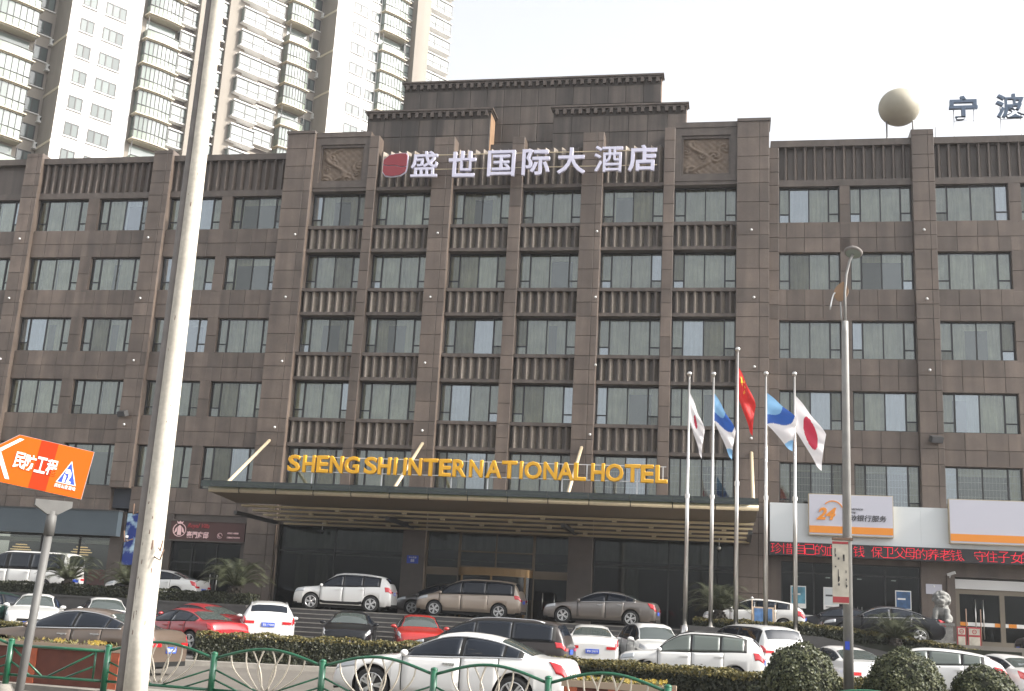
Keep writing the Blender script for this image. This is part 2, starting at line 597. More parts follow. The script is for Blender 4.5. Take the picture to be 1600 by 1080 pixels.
# sunlit tan return faces of the pilasters above the roof band
# ---- wing pilasters (project) and plain piers
for x0, x1 in ((-41.72, -40.67), (-33.43, -32.23)):
    pier(x0, x1, 7.7, 27.5, YP, (0, .72, 1))
pier(8.98, 10.09, 7.9, 27.6, YP, (0, .72, 1))
pier(1.82, 2.33, 7.9, 26.85, YW - .1, (0, 1), 'pier')
pier(13.63, 14.22, 7.9, 25.0, YW, (0, 1), 'pier')
pier(5.39, 5.91, 7.9, 25.0, YW, (0, 1), 'pier')
pier(-37.41, -36.69, 7.7, 25.0, YW, (0, 1), 'pier')
pier(-28.97, -28.33, 7.7, 25.0, YW, (0, 1), 'pier')


# ---- spandrel walls of the wings
def spandrel_wall(x0, x1, z0, z1, ncol):
    b = MB()
    b.box(x0, x1, YW + .02, G + .5, z0, z1, 0)
    b.box(x0 + .01, x1 - .01, YW + .014, YW + .03, z0 + .01, z1 - .01, 1)
    p = hp('spandrel_wall', b, [M['stone'], M['joint']])
    zm = z0 + (z1 - z0) * .48
    tiles(p, x0, x1, [z0, zm, z1], YW - .02, [i / ncol for i in range(ncol + 1)], j=.02)


for k in range(5):
    zb = ZT[k] - HW if k < 4 else ZT[k] - 2.32
    z_lo = ZT[k + 1] if k < 4 else 6.4
    for x0, x1, n in ((-46, -41.72, 4), (-40.67, -33.43, 8), (-32.23, -25.10, 8)):
        spandrel_wall(x0, x1, z_lo, zb, n)
    if k < 4:
        for x0, x1, n in ((1.82, 8.98, 8), (10.09, 18, 8)):
            spandrel_wall(x0, x1, z_lo, zb, n)
    else:
        b = MB(); b.box(1.82, 18, YW + .2, G + .5, 6.2, ZT[4] - 2.45); hp('spandrel_wall', b, M['stone_dark'])

# ---- fins
FP = .44


def fin_mesh(h, deep, pale, key):
    k = ('fin', round(h, 2), deep, pale)
    if k not in _boxes:
        b = MB()
        # plan: front edge 7 cm, right flank slants back, left flank straight
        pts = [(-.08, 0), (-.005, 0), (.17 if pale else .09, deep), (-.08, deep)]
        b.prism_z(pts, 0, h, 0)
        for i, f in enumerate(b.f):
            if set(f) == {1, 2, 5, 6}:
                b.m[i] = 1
        _boxes[k] = b.mesh('fin', [M['fin'], M['fin_sunlit' if pale else 'ledge']])
    return _boxes[k]


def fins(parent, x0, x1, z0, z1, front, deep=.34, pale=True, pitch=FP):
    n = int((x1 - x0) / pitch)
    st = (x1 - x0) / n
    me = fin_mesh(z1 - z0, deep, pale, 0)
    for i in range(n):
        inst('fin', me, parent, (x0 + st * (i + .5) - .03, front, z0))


for k in range(4):
    zb = ZT[k] - HW
    zn = ZT[k + 1]
    for xc in XT:
        x0, x1 = xc - WT / 2, xc + WT / 2
        b = MB()
        b.box(x0, x1, G - .12, G + .4, zn + .12, zb, 0)
        p = hp('spandrel', b, M['fin'])
        l = MB(); l.box(x0, x1, YB - .04, G - .06, zb - .17, zb + .01); l.build('ledge', M['ledge'], p)
        l = MB(); l.box(x0, x1, YB - .02, G - .11, zn + .12, zn + .30); l.build('ledge', M['ledge'], p)
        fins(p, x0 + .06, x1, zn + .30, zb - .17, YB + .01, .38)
# band over the top windows, top fins, carved panels
for i, xc in enumerate(XT):
    x0, x1 = xc - WT / 2, xc + WT / 2
    b = MB()
    b.box(x0, x1, G - .10, G + .5, ZT[0] + .10, 28.0 if i in (0, 5) else 27.2, 0)
    p = hp('roof_band', b, M['fin'])
    l = MB(); l.box(x0, x1, YB, G - .09, ZT[0] + .10, ZT[0] + .30); l.build('ledge', M['ledge'], p)
    if 1 <= i <= 4:
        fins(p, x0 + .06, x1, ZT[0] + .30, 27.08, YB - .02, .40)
    else:
        l = MB()
        z0, z1 = ZT[0] + .32, 27.84
        l.box(x0, x1, YB - .05, G - .1, z0 - .02, z0 + .30); l.box(x0, x1, YB - .05, G - .1, z1 - .28, 28.0)
        l.box(x0, x0 + .32, YB - .05, G - .1, z0 + .30, z1 - .28); l.box(x1 - .32, x1, YB - .05, G - .1, z0 + .30, z1 - .28)
        e = .42
        l.box(x0 + .32, x1 - .32, YB + .04, G - .1, z0 + .30, z0 + e); l.box(x0 + .32, x1 - .32, YB + .04, G - .1, z1 - e, z1 - .28)
        l.box(x0 + .32, x0 + e, YB + .04, G - .1, z0 + e, z1 - e); l.box(x1 - e, x1 - .32, YB + .04, G - .1, z0 + e, z1 - e)
        l.build('panel_frame', M['ledge'], p)
        # the carving: coils of cloud and a dragon-like relief
        nx, nz = 64, 64
        bx0, bx1, bz0, bz1 = x0 + e, x1 - e, z0 + e, z1 - e
        r = MB()
        rnd = random.Random(3 + i)
        cs = [(rnd.random(), rnd.random(), rnd.uniform(.10, .24), rnd.choice((-1, 1)), rnd.random() * 6) for _ in range(9)]
        for a in range(nz + 1):
            for c in range(nx + 1):
                u, v = c / nx, a / nz
                hgt = 0
                for (cu, cv, cr, sg, ph) in cs:
                    dx, dv = u - cu, v - cv
                    d = math.hypot(dx, dv)
                    if d < cr:
                        an = math.atan2(dv, dx)
                        hgt = max(hgt, (1 - d / cr) ** .5 * (.55 + .45 * math.sin(an * 2 * sg + d / cr * 11 + ph)))
                yb = .34 + .22 * math.sin(v * 7 + i)
                hgt = max(hgt, 1.0 - ((u - yb) / .09) ** 2, 0)
                hgt += .12 * math.sin(u * 40) * math.sin(v * 37)
                m_ = min(u, v, 1 - u, 1 - v) * 12
                hgt *= min(1, m_)
                r.v.append((bx0 + (bx1 - bx0) * u, YB + .17 - .13 * hgt, bz0 + (bz1 - bz0) * v))
        for a in range(nz):
            for c in range(nx):
                q = a * (nx + 1) + c
                r.face((q, q + 1, q + nx + 2, q + nx + 1), 0, True)
        r.build('carved_relief', M['relief'], p)
        l = MB(); l.box(x0 - .02, x1 + .02, YB - .10, G + .5, 28.0, 28.30); l.build('coping', M['ledge'], p)
b = MB()
b.box(-25.16, XT[0] - WT / 2, YT - .08, G + .6, 28.18, 28.34); b.box(XT[5] + WT / 2, 1.9, YT - .08, G + .6, 28.18, 28.34)
hp('coping', b, M['ledge'])

# ---- wing parapets
for x0, x1 in ((-46, -41.72), (-40.67, -33.43), (-32.23, -25.10), (1.9, 8.98), (10.09, 18)):
    b = MB(); b.box(x0, x1, G - .02, G + .6, ZT[0] - .001, 26.86)
    p = hp('parapet', b, M['fin'])
    l = MB(); l.box(x0, x1, YW - .03, G - .01, ZT[0], ZT[0] + .36); l.build('ledge', M['ledge'], p)
    l = MB(); l.box(x0, x1, YW - .10, G + .7, 26.86, 27.22); l.build('coping', M['ledge'], p)
    if x0 > -45:
        fins(p, x0 + .1, x1 - .05, ZT[0] + .36, 26.86, YW - .02, .22, False, .47)

# ---- stepped roof blocks with cornice and dentils


def roof_block(x0, x1, y, z0, z1, nx, nz, back=4.0):
    b = MB()
    b.box(x0, x1, y + .02, y + back, z0, z1, 0)
    b.box(x0 + .01, x1 - .01, y + .012, y + .03, z0 + .01, z1 - .01, 1)
    b.box(x1 - .02, x1 + .01, y + .05, y + back, z0, z1 - .3, 2)  # tan skin paints warm sunlight on the block's right side
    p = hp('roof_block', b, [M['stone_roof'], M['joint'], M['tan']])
    tiles(p, x0, x1, [z0 + (z1 - .62 - z0) * i / nz for i in range(nz + 1)], y - .02, [i / nx for i in range(nx + 1)], 'stone_roof', .04)
    l = MB()
    l.box(x0 - .14, x1 + .14, y - .18, y + back + .1, z1 - .10, z1)
    l.box(x0 - .06, x1 + .06, y - .10, y + back, z1 - .20, z1 - .10)
    l.build('cornice', M['ledge'], p)
    n = int((x1 - x0) / .43)
    k = ('dentil',)
    if k not in _boxes:
        d = MB(); d.prism_z([(-.09, -.13), (.09, -.13), (.09, .02), (-.09, .02)], 0, .28); _boxes[k] = d.mesh('dentil', M['fin'])
    for i in range(n):
        inst('dentil', _boxes[k], p, (x0 + (x1 - x0) * (i + .5) / n, y - .02, z1 - .48))


roof_block(-20.75, -13.50, 58.25, 27.2, 29.85, 7, 2, 1.2)
roof_block(-9.92, -2.57, 58.25, 27.2, 29.80, 7, 2, .5)
roof_block(-19.10, -4.05, 59.55, 27.2, 32.25, 15, 4, .5)

# ---- windows


def window_meshes(w, h, tr=.26):
    k = ('win', w, h)
    if k in _boxes:
        return _boxes[k]
    b = MB()
    t = .058
    x = [-w / 2, -w / 2 + w * .175, 0, w / 2 - w * .175, w / 2]
    b.box(-w / 2, w / 2, -.05, .05, -t, 0); b.box(-w / 2, w / 2, -.05, .05, -h, -h + t)
    for i, q in enumerate(x):
        tt = t * (1.35 if i in (1, 3) else 1)
        q0 = min(max(q - tt / 2, -w / 2), w / 2 - tt)
        b.box(q0, q0 + tt, -.049, .049, -h + t, -t)
    zt = -h * (1 - tr)
    for a, c in ((0, 1), (3, 4)):
        b.box(x[a] + t * .6, x[c] - t * .6, -.045, .045, zt - t / 2, zt + t / 2)
    fr = b.mesh('window', M['frame'])

    def pane(pw, ph):
        q = MB(); q.box(-pw / 2, pw / 2, -.006, .006, 0, ph); return q.mesh('pane', M['glass'])
    bw = x[2] - x[1] - t * 1.1
    sw = x[1] - x[0] - t * 1.4
    P = [(pane(bw, h - 2 * t), (x[1] + x[2]) / 2, -h + t), (None, (x[2] + x[3]) / 2, -h + t)]
    P[1] = (P[0][0], P[1][1], P[1][2])
    up, lo = pane(sw, -t - zt - t / 2), pane(sw, zt - t / 2 + h - t)
    for q in ((x[0] + x[1]) / 2 + t * .1, (x[3] + x[4]) / 2 - t * .1):
        P += [(up, q, zt + t / 2), (lo, q, -h + t)]
    _boxes[k] = (fr, P)
    return _boxes[k]


def pleats(x0, x1, z0, z1, y, amp, mb, mi=0, step=.055):
    n = max(2, int((x1 - x0) / step))
    base = len(mb.v)
    ph = random.random() * 6
    for i in range(n + 1):
        x = x0 + (x1 - x0) * i / n
        yy = y + amp * math.sin(i * 1.35 + ph) + amp * .6 * math.sin(i * .37 + ph * 2)
        mb.v.append((x, yy, z0)); mb.v.append((x, yy, z1))
    for i in range(n):
        q = base + 2 * i
        mb.face((q, q + 2, q + 3, q + 1), mi, True)


def curtain_mesh(w, h, kind):
    b = MB()
    a, c = -w / 2 + .02, w / 2 - .02
    if kind == 'full':
        pleats(a, -.01, -h + .04, -.03, .22, .025, b); pleats(.01, c, -h + .04, -.03, .25, .025, b)
    elif kind == 'right_open':
        pleats(a, w * .02, -h + .04, -.03, .22, .025, b); pleats(c - w * .12, c, -h + .04, -.03, .24, .04, b); pleats(a, c, -.34, -.03, .30, .012, b)
    elif kind == 'left_open':
        pleats(a, a + w * .2, -h + .04, -.03, .22, .035, b); pleats(0, c, -h + .04, -.03, .25, .025, b); pleats(a, c, -.34, -.03, .30, .012, b)
    elif kind == 'gap':
        q = random.uniform(-.25, .1) * w; g_ = random.uniform(.04, .10) * w
        pleats(a, q - g_, -h + .04, -.03, .22, .035, b); pleats(q + g_, c, -h + .04, -.03, .25, .03, b); pleats(a, c, -.30, -.03, .30, .012, b)
    elif kind == 'mid_open':
        pleats(a, -w * .14, -h + .04, -.03, .22, .03, b); pleats(w * .16, c, -h + .04, -.03, .25, .03, b); pleats(a, c, -.36, -.03, .30, .012, b)
    elif kind == 'open':
        pleats(a, a + w * .17, -h + .04, -.03, .22, .04, b); pleats(c - w * .13, c, -h + .04, -.03, .24, .04, b); pleats(a, c, -.40, -.03, .30, .012, b)
    return b.mesh('curtain', M['curtain'])


_cur = {}


def curtain(w, h, kind):
    if kind == 'full' and random.random() < .22:
        kind = 'gap'
    k = (w, h, kind, random.randrange(3))
    if k not in _cur:
        _cur[k] = curtain_mesh(w, h, kind)
    return _cur[k]


def window(xc, zt, w, h, kind, grille=False):
    fr, P = window_meshes(w, h)
    o = inst('window', fr, hotel, (xc, G, zt), wc=True)
    for me, x, z in P:
        q = inst('pane', me, o, (x, random.uniform(-.004, .004), z), (random.uniform(-.01, .01), 0, random.uniform(-.01, .01)))
        rr = random.random()
        if rr < .34:
            q.material_slots[0].link = 'OBJECT'
            q.material_slots[0].material = M['glass_sky' if rr < (.20 if xc > -10 else .08) else 'glass_dull']
    inst('curtain', curtain(w, h, kind), o)
    if grille:
        k = ('grille', w, h)
        if k not in _boxes:
            b = MB()
            for i in range(1, 7):
                b.box(-w / 2 + .06, w / 2 - .06, .10, .115, -h * i / 7 - .008, -h * i / 7 + .008)
            for i in range(1, 22):
                x = -w / 2 + w * i / 22
                b.box(x - .005, x + .005, .102, .113, -h + .06, -.06)
            _boxes[k] = b.mesh('grille', M['white_paint'])
        inst('grille', _boxes[k], o)


KIND = {('T', 0): ['mid_open', 'full', 'mid_open', 'full', 'left_open', 'full'],
        ('T', 1): ['full', 'full', 'full', 'right_open', 'full', 'full'],
        ('T', 2): ['mid_open', 'mid_open', 'full', 'full', 'full', 'full'],
        ('T', 3): ['full', 'full', 'full', 'full', 'right_open', 'full'],
        ('T', 4): ['full', 'full', 'full', 'full', 'open', 'right_open'],
        ('L', 0): ['full', 'full', 'right_open', 'full', 'open'], ('L', 1): ['full', 'full', 'full', 'full', 'open'],
        ('L', 2): ['full', 'full', 'full', 'open', 'full'], ('L', 3): ['full', 'full', 'full', 'full', 'full'], ('L', 4): ['full', 'full', 'open', 'full', 'full'],
        ('R', 0): ['full', 'full', 'full', 'full'], ('R', 1): ['full', 'open', 'full', 'full'], ('R', 2): ['full', 'full', 'mid_open', 'full'],
        ('R', 3): ['full', 'full', 'full', 'full'], ('R', 4): ['open', 'open', 'open', 'full']}
for k in range(5):
    for i, xc in enumerate(XT):
        window(xc, ZT[k] + .1, WT, HW + .1 if k < 4 else 2.75, KIND['T', k][i], k == 4 and i >= 4)
    for i, (xc, w) in enumerate(LWIN):
        window(xc, ZT[k], w, HW if k < 4 else 2.32, KIND['L', k][i])
    for i, (xc, w) in enumerate(RWIN):
        window(xc, ZT[k], w, HW if k < 4 else 2.45, KIND['R', k][i], k == 4)

# ---- little spot lamps on the pilasters, floodlights
sp = MB(); sp.ball((0, -.12, 0), .07, n=8, k=5); sp.tube([(0, .0, .0), (0, -.1, 0)], .02, 6, 1)
sp_me = sp.mesh('spot_lamp', [M['white_paint'], M['dark_metal']])
for x, y in ((-24.1, YT), (-15.9, YT), (-7.0, YT), (1.0, YT), (-41.2, YP), (-33.0, YP), (9.5, YP)):
    for k in range(4):
        z = ZT[k] - 2.6
        if x in (9.5,) and k == 3:
            continue
        inst('spot_lamp', sp_me, hotel, (x + random.uniform(-.1, .1), y - .02, z), wc=True)
fl = MB(); fl.box(-.30, .30, -.42, -.14, -.18, .12, 0); fl.box(-.05, .05, -.16, .02, -.05, .05, 0); fl.box(-.27, .27, -.435, -.42, -.15, .09, 1)
fl_me = fl.mesh('floodlight', [M['dark_metal'], M['ink']])
inst('floodlight', fl_me, hotel, (-33.0, YP, 11.9), (R(25), 0, R(-20)), wc=True)
inst('floodlight', fl_me, hotel, (9.6, YP, 11.5), (R(25), 0, R(20)), wc=True)

# ================================================================ entrance storey of the hotel
b = MB()
for x0, x1, z0, z1 in ((-25.1, -23.4, GZ, 7.3), (-16.55, -15.35, GZ, 7.3), (-7.95, -6.75, GZ, 7.3)):
    b.box(x0, x1, G - .62, G + .4, z0, z1)
hp('entrance_pillar', b, M['stone_dark'])['kind'] = 'stuff'
b = MB(); b.box(-23.4, .2, G - .42, G + .4, 6.08, 7.3); hp('entrance_lintel', b, M['stone_dark'])
b = MB()
b.box(-46, 18, G + 9.9, G + 10.1, 1.7, 6.4); b.box(-46, 18, G + .4, G + 10, 6.25, 6.45); b.box(-46, 18, G + .4, G + 9.9, 1.75, 1.79)
for x in (-25.0, -32.4, 1.9, 9.3):
    b.box(x - .08, x + .08, G + .3, G + 9.9, 1.79, 6.25)
hp('lobby_interior', b, M['room_dark'])


def glazing(name, x0, x1, z0, z1, y, xs, zs, gl='glass_dark', fr='frame', t=.07):
    """a framed glass wall: one frame mesh with its panes as children"""
    b = MB()
    X = [x0] + list(xs) + [x1]; Z = [z0] + list(zs) + [z1]
    for i, x in enumerate(X):
        q = x if i == 0 else (x - t if i == len(X) - 1 else x - t / 2)
        b.box(q, q + t, y - .06, y + .06, z0, z1)
    for i, z in enumerate(Z):
        q = z if i == 0 else (z - t if i == len(Z) - 1 else z - t / 2)
        for a, c in zip(X[:-1], X[1:]):
            b.box(a + t * (1 if a == x0 else .5), c - t * (1 if c == x1 else .5), y - .055, y + .055, q, q + t)
    o = hp(name, b, M[fr])
    for a, c in zip(X[:-1], X[1:]):
        for d, e in zip(Z[:-1], Z[1:]):
            q = MB(); q.box(a + t * .5, c - t * .5, y - .008, y + .008, d + t * .5, e - t * .5); q.build('pane', M[gl], o)
    return o


glazing('entrance_glazing', -23.4, -16.55, GZ, 6.08, G - .2, (-20.3,), (4.75,))
glazing('entrance_glazing', -6.75, .2, GZ, 6.08, G - .2, (-3.0,), (4.75,))
for xa, xb in ((-23.3, -16.6), (-6.7, .15), (-15.3, -8.0)):
    b = MB(); pleats(xa, xb, 4.95 if xb != -8.0 else 5.15, 6.05, G + .35, .02, b, 0, .09); b.box(xa, xb, G + .3, G + .45, 4.62, 4.70)
    hp('transom_blind', b, M['curtain'])
b = MB()
for x in (-22.6, -21.5, -5.2, -1.4):
    pleats(x, x + .7, PLAT, 4.6, G + .5, .05, b, 0, .07)
hp('lobby_drapes', b, M['curtain_brown'])['kind'] = 'stuff'
b = MB(); b.box(-14.5, -9.5, G + 6.5, G + 7.3, PLAT, PLAT + 1.1); b.box(-14.7, -9.3, G + 6.4, G + 7.4, PLAT + 1.1, PLAT + 1.18); hp('reception_desk', b, M['gold'])
b = MB()
for x in (-19.5, -4.5):
    b.box(x - .9, x + .9, G + 2.6, G + 3.4, PLAT, PLAT + .45); b.box(x - .9, x + .9, G + 3.2, G + 3.5, PLAT + .45, PLAT + .95)
hp('lobby_sofas', b, M['curtain_brown'])['kind'] = 'stuff'
b = MB()
for x in (-21, -18.5, -13, -10.5, -5, -2):
    for y in (1.6, 4.2):
        b.lathe([(.001, 0), (.09, 0)], 10, (x, G + y, 6.2))
        b.f = [f[::-1] for f in b.f]
hp('ceiling_lamps', b, M['white_lamp'])['kind'] = 'stuff'  # added downlights, put in to lighten the lobby
glazing('entrance_glazing', -15.35, -13.6, GZ, 6.08, G - .2, (), (3.9,), fr='soffit_brown')
glazing('entrance_glazing', -9.75, -7.95, GZ, 6.08, G - .2, (), (3.9,), fr='soffit_brown')
glazing('entrance_glazing', -13.6, -9.75, 4.3, 6.08, G - .2, (-11.7,), (5.1,), fr='soffit_brown')
# revolving door: drum with a brass band
b = MB()
n = 20
arc = [(-11.68 + 2.0 * math.cos(math.pi + math.pi * i / n), G + .1 + 1.35 * math.sin(math.pi + math.pi * i / n)) for i in range(n + 1)]
for i in range(n):
    (xa, ya), (xb, yb) = arc[i], arc[i + 1]
    b.poly([(xa, ya, 3.90), (xb, yb, 3.90), (xb, yb, 4.28), (xa, ya, 4.28)], 0, True)
    b.poly([(xa, ya, 4.28), (xb, yb, 4.28), (-11.68, G, 4.28)], 0)
    b.poly([(xa, ya, 3.90), (-11.68, G, 3.90), (xb, yb, 3.90)], 0)
rv = hp('revolving_door', b, M['gold'])
for i in (4, 10, 16):
    q = MB(); x, y = arc[i]; q.box(x - .05, x + .05, y - .05, y + .05, GZ, 3.90); q.build('door_post', M['gold'], rv)
q = MB()
for i in range(n):
    (xa, ya), (xb, yb) = arc[i], arc[i + 1]
    q.poly([(xa, ya + .01, GZ), (xb, yb + .01, GZ), (xb, yb + .01, 3.90), (xa, ya + .01, 3.90)], 0, True)
q.build('pane', M['glass_dark'], rv)
b = MB(); b.box(-15.3, -13.6, G - .30, G - .26, 3.92, 4.26); b.box(-9.75, -8.0, G - .30, G - .26, 3.92, 4.26); hp('door_header', b, M['soffit_brown'])
b = MB()
for x in (-15.0, -14.4, -9.2, -8.6):
    b.tube([(x, G - .33, 2.4), (x, G - .33, 3.2)], .025, 6)
hp('door_pulls', b, M['steel'])['kind'] = 'stuff'
# little blue street-number plate beside the entrance
pl = thing('number_plate', 'small blue street number plate on the pillar left of the hotel doors', 'plate', (-15.95, G - .64, 4.55))
b = MB(); b.box(-.30, .30, -.02, .01, -.2, .2); b.build('plate', M['blue'], pl)
inst('lettering', fit_mesh(text_mesh('中山东路', .1, .008, M['white']), .4), pl, (0, -.025, .10))
inst('lettering', fit_mesh(text_mesh('88', .1, .008, M['white']), None, .14), pl, (0, -.025, -.06))

# ---- left wing shops
b = MB()
for x0, x1 in ((-33.1, -32.35), (-29.95, -29.5), (-25.5, -25.1)):
    b.box(x0, x1, YW - .05, G + .4, GZ, 6.4)
b.box(-32.35, -29.95, G - .05, G + .4, GZ, 6.4); b.box(-29.5, -25.5, G - .2, G + .4, 6.0, 6.4); b.box(-46, -33.1, G - .1, G + .4, 5.3, 6.4)
hp('shop_wall', b, M['stone_dark'])
glazing('shop_front', -46, -33.1, GZ, 5.3, G - .05, (-41.6, -37.3, -35.0), (5.0,), 'glass')
b = MB()
for i, x in enumerate((-39.7, -35.9, -43.8)):
    for q, (w, z) in enumerate(((.45, 4.52), (.75, 4.38), (.95, 4.24), (.6, 4.10))):
        b.box(x - w * .6, x + w * .6, G + 1.6, G + 1.9, z - .03, z + .02)
hp('shop_chandelier', b, M['warm_lamp'])['kind'] = 'stuff'
b = MB()
for x0, x1 in ((-41.4, -37.5), (-37.2, -35.2), (-34.9, -33.3)):
    b.box(x0, x1, G + .3, G + .8, 4.66, 4.86)
hp('blind_box', b, M['white_paint'])['kind'] = 'stuff'
b = MB(); b.box(-34.6, -33.5, G + .5, G + .9, 2.0, 3.3); b.box(-44.5, -43.6, G + .3, G + .7, 3.2, 4.8); hp('red_display', b, M['sign_red'])['kind'] = 'stuff'
fa = thing('shop_fascia', 'plain grey blue fascia box above the shop at far left', 'shop sign', (-39.15, 57.3, 5.05))
b = MB(); b.box(-7.2, 6.75, -.15, .3, 0, 1.32); b.build('fascia_board', M['awning_blue'], fa)
b = MB(); b.box(-7.25, 6.8, -.2, .3, 1.32, 1.38); b.build('edge_trim', M['dark_metal'], fa)
b = MB(); b.box(-1.0, -.55, -.2, -.15, .35, 1.15); b.build('red_emblem', M['sign_red'], fa)
# sky poster
pm = bpy.data.materials.new('sky_poster_print'); pm.use_nodes = True
t = pm.node_tree; pb = t.nodes['Principled BSDF']
tc = t.nodes.new('ShaderNodeTexCoord'); nz_ = t.nodes.new('ShaderNodeTexNoise'); nz_.inputs['Scale'].default_value = 1.5; nz_.inputs['Detail'].default_value = 6
t.links.new(tc.outputs['Object'], nz_.inputs['Vector'])
cr = t.nodes.new('ShaderNodeValToRGB'); cr.color_ramp.elements[0].position = .5; cr.color_ramp.elements[0].color = (.008, .03, .20, 1); cr.color_ramp.elements[1].position = .62; cr.color_ramp.elements[1].color = (.42, .58, .68, 1)
t.links.new(nz_.outputs['Fac'], cr.inputs[0]); t.links.new(cr.outputs[0], pb.inputs['Base Color'])
po = thing('sky_poster', 'tall blue poster of clouds on the wall behind the big white pole', 'poster', (-31.15, G - .14, 3.6))
b = MB(); b.box(-1.15, 1.15, -.04, .04, 0, 2.75); b.build('print', pm, po)
b = MB(); b.box(-1.2, 1.2, -.03, .05, -.06, 0); b.box(-1.2, 1.2, -.03, .05, 2.75, 2.81); b.box(-1.2, -1.15, -.03, .05, 0, 2.75); b.box(1.15, 1.2, -.03, .05, 0, 2.75); b.build('border', M['dark_metal'], po)
# maroon club sign
rs = thing('club_sign', 'dark maroon sign board with pink crest and lettering right of the big pole', 'shop sign', (-27.35, G - .5, 5.05))
b = MB(); b.box(-2.15, 2.1, -.06, .45, 0, .98); b.build('board', M['maroon'], rs)
b = MB(); b.box(-2.2, 2.15, -.1, .45, .98, 1.06); b.box(-2.2, 2.15, -.08, .45, -.08, 0); b.build('edge_trim', M['stone_dark'], rs)
cr_ = MB()
for i in range(24):
    w = 2 * math.pi * i / 24; w2 = w + 2 * math.pi / 24 * .9
    if abs(math.sin(w) - 1) < .12:
        continue
    cr_.prism([(.36 * math.cos(w), .36 * math.sin(w)), (.40 * math.cos(w), .40 * math.sin(w)), (.40 * math.cos(w2), .40 * math.sin(w2)), (.36 * math.cos(w2), .36 * math.sin(w2))][::-1][::-1], -.02, .0)
cr_.prism([(-.12, -.3), (.12, -.3), (.10, .2), (0, .3), (-.10, .2)], -.02, 0)
cr_.prism([(-.30, -.2), (-.16, -.1), (-.14, .18), (-.24, .05)], -.02, 0); cr_.prism([(.16, -.1), (.30, -.2), (.24, .05), (.14, .18)], -.02, 0)
cr_.prism([(-.14, .36), (.14, .36), (.2, .52), (.08, .45), (0, .54), (-.08, .45), (-.2, .52)], -.02, 0)
o = cr_.build('crest', M['pink'], rs); o.location = (-1.62, -.065, .5); o.scale = (.95, 1, .9)
inst('lettering', fit_mesh(text_mesh('Royal Villa', .3, .02, M['sign_red'], .004, shear=.35), 1.25, .30), rs, (-.55, -.075, .72))
inst('lettering', fit_mesh(text_mesh('豪門府邸', .3, .02, M['pink'], .006), 1.25, .36), rs, (-.55, -.075, .27))
inst('lettering', fit_mesh(text_mesh('6362 6888', .1, .02, M['pink'], .002), .62, .09), rs, (1.45, -.075, .43))
inst('lettering', fit_mesh(text_mesh('13805743999', .1, .02, M['pink'], .002), .72, .09), rs, (1.5, -.075, .2))
b = MB(); b.tube([(.14 * math.cos(i * .42), -.01, .14 * math.sin(i * .42)) for i in range(15)], .014, 4); b.tube([(-.05, -.02, .07), (-.06, -.02, 0), (0, -.02, -.07), (.06, -.02, -.06)], .025, 5)
o = b.build('telephone_emblem', M['pink'], rs); o.location = (.72, -.07, .27)
glazing('shop_front', -29.5, -25.5, GZ, 5.0, G - .1, (-28.3, -26.9), (3.9,))
b = MB(); b.box(-29.35, -28.4, G + .4, G + .5, GZ, 4.6); hp('pale_curtain', b, M['curtain_brown'])
b = MB()
for x in (-27.1, -26.7):
    b.tube([(x, G - .2, 2.3), (x, G - .2, 3.3)], .025, 6)
hp('door_pulls', b, M['steel'])['kind'] = 'stuff'

# ---- bank on the right wing's ground floor
bx = 1.84
bf = thing('bank_fascia', 'white panelled bank fascia above the red running text', 'fascia', (9.9, 56.7, 6.12))
for i in range(7):
    b = MB(); b.box(-8.05 + 2.3 * i, -8.05 + 2.3 * (i + 1) - .004, 0, 1.0, 0, 1.86); b.build('fascia_panel', M['bank_white'], bf)
led = thing('led_banner', 'black running-text board with glowing red characters under the white fascia', 'display', (9.9, 56.62, 5.5))
b = MB(); b.box(-8.1, 8.1, 0, .6, 0, .62); b.build('case', M['led_black'], led)
msg = '珍惜自己的血汗钱、保卫父母的养老钱、守住子女的读书钱'
px = [1213, 1230, 1249, 1266, 1282, 1299, 1320, 1342, 1350, 1370, 1388, 1406, 1422, 1440, 1458, 1477, 1494, 1507, 1531, 1549, 1568, 1588, 1604, 1622, 1640, 1658]
for ch, p in zip(msg, px):
    me = text_mesh(ch, .55, .02, M['led_red'], -.010, res=2)
    x = at_y(p, 860, 56.6).x
    if ch == '、':
        me = fit_mesh(me, .12, .12); inst('character', me, led, (x - 9.9 - .08, -.012, .14))
    else:
        me = fit_mesh(me, .50, .50); inst('character', me, led, (x - 9.9, -.012, .31))


def bank_box(name, label, x0, x1, z0, z1):
    t = thing(name, label, 'sign', ((x0 + x1) / 2, 56.40, z0))
    w, h = (x1 - x0) / 2, z1 - z0
    b = MB(); b.box(-w, w, -.04, .3, 0, h); b.build('case', M['bank_grey'], t)
    b = MB(); b.box(-w + .004, w - .004, -.052, -.04, .07, .40); b.build('orange_band', M['bank_orange'], t)
    b = MB(); b.box(-w - .02, w + .02, -.03, .3, -.04, 0); b.box(-w - .03, -w, -.03, .3, 0, h); b.box(w, w + .03, -.03, .3, 0, h); b.box(-w - .03, w + .03, -.03, .3, h, h + .03); b.build('rim', M['cream_metal'], t)
    return t


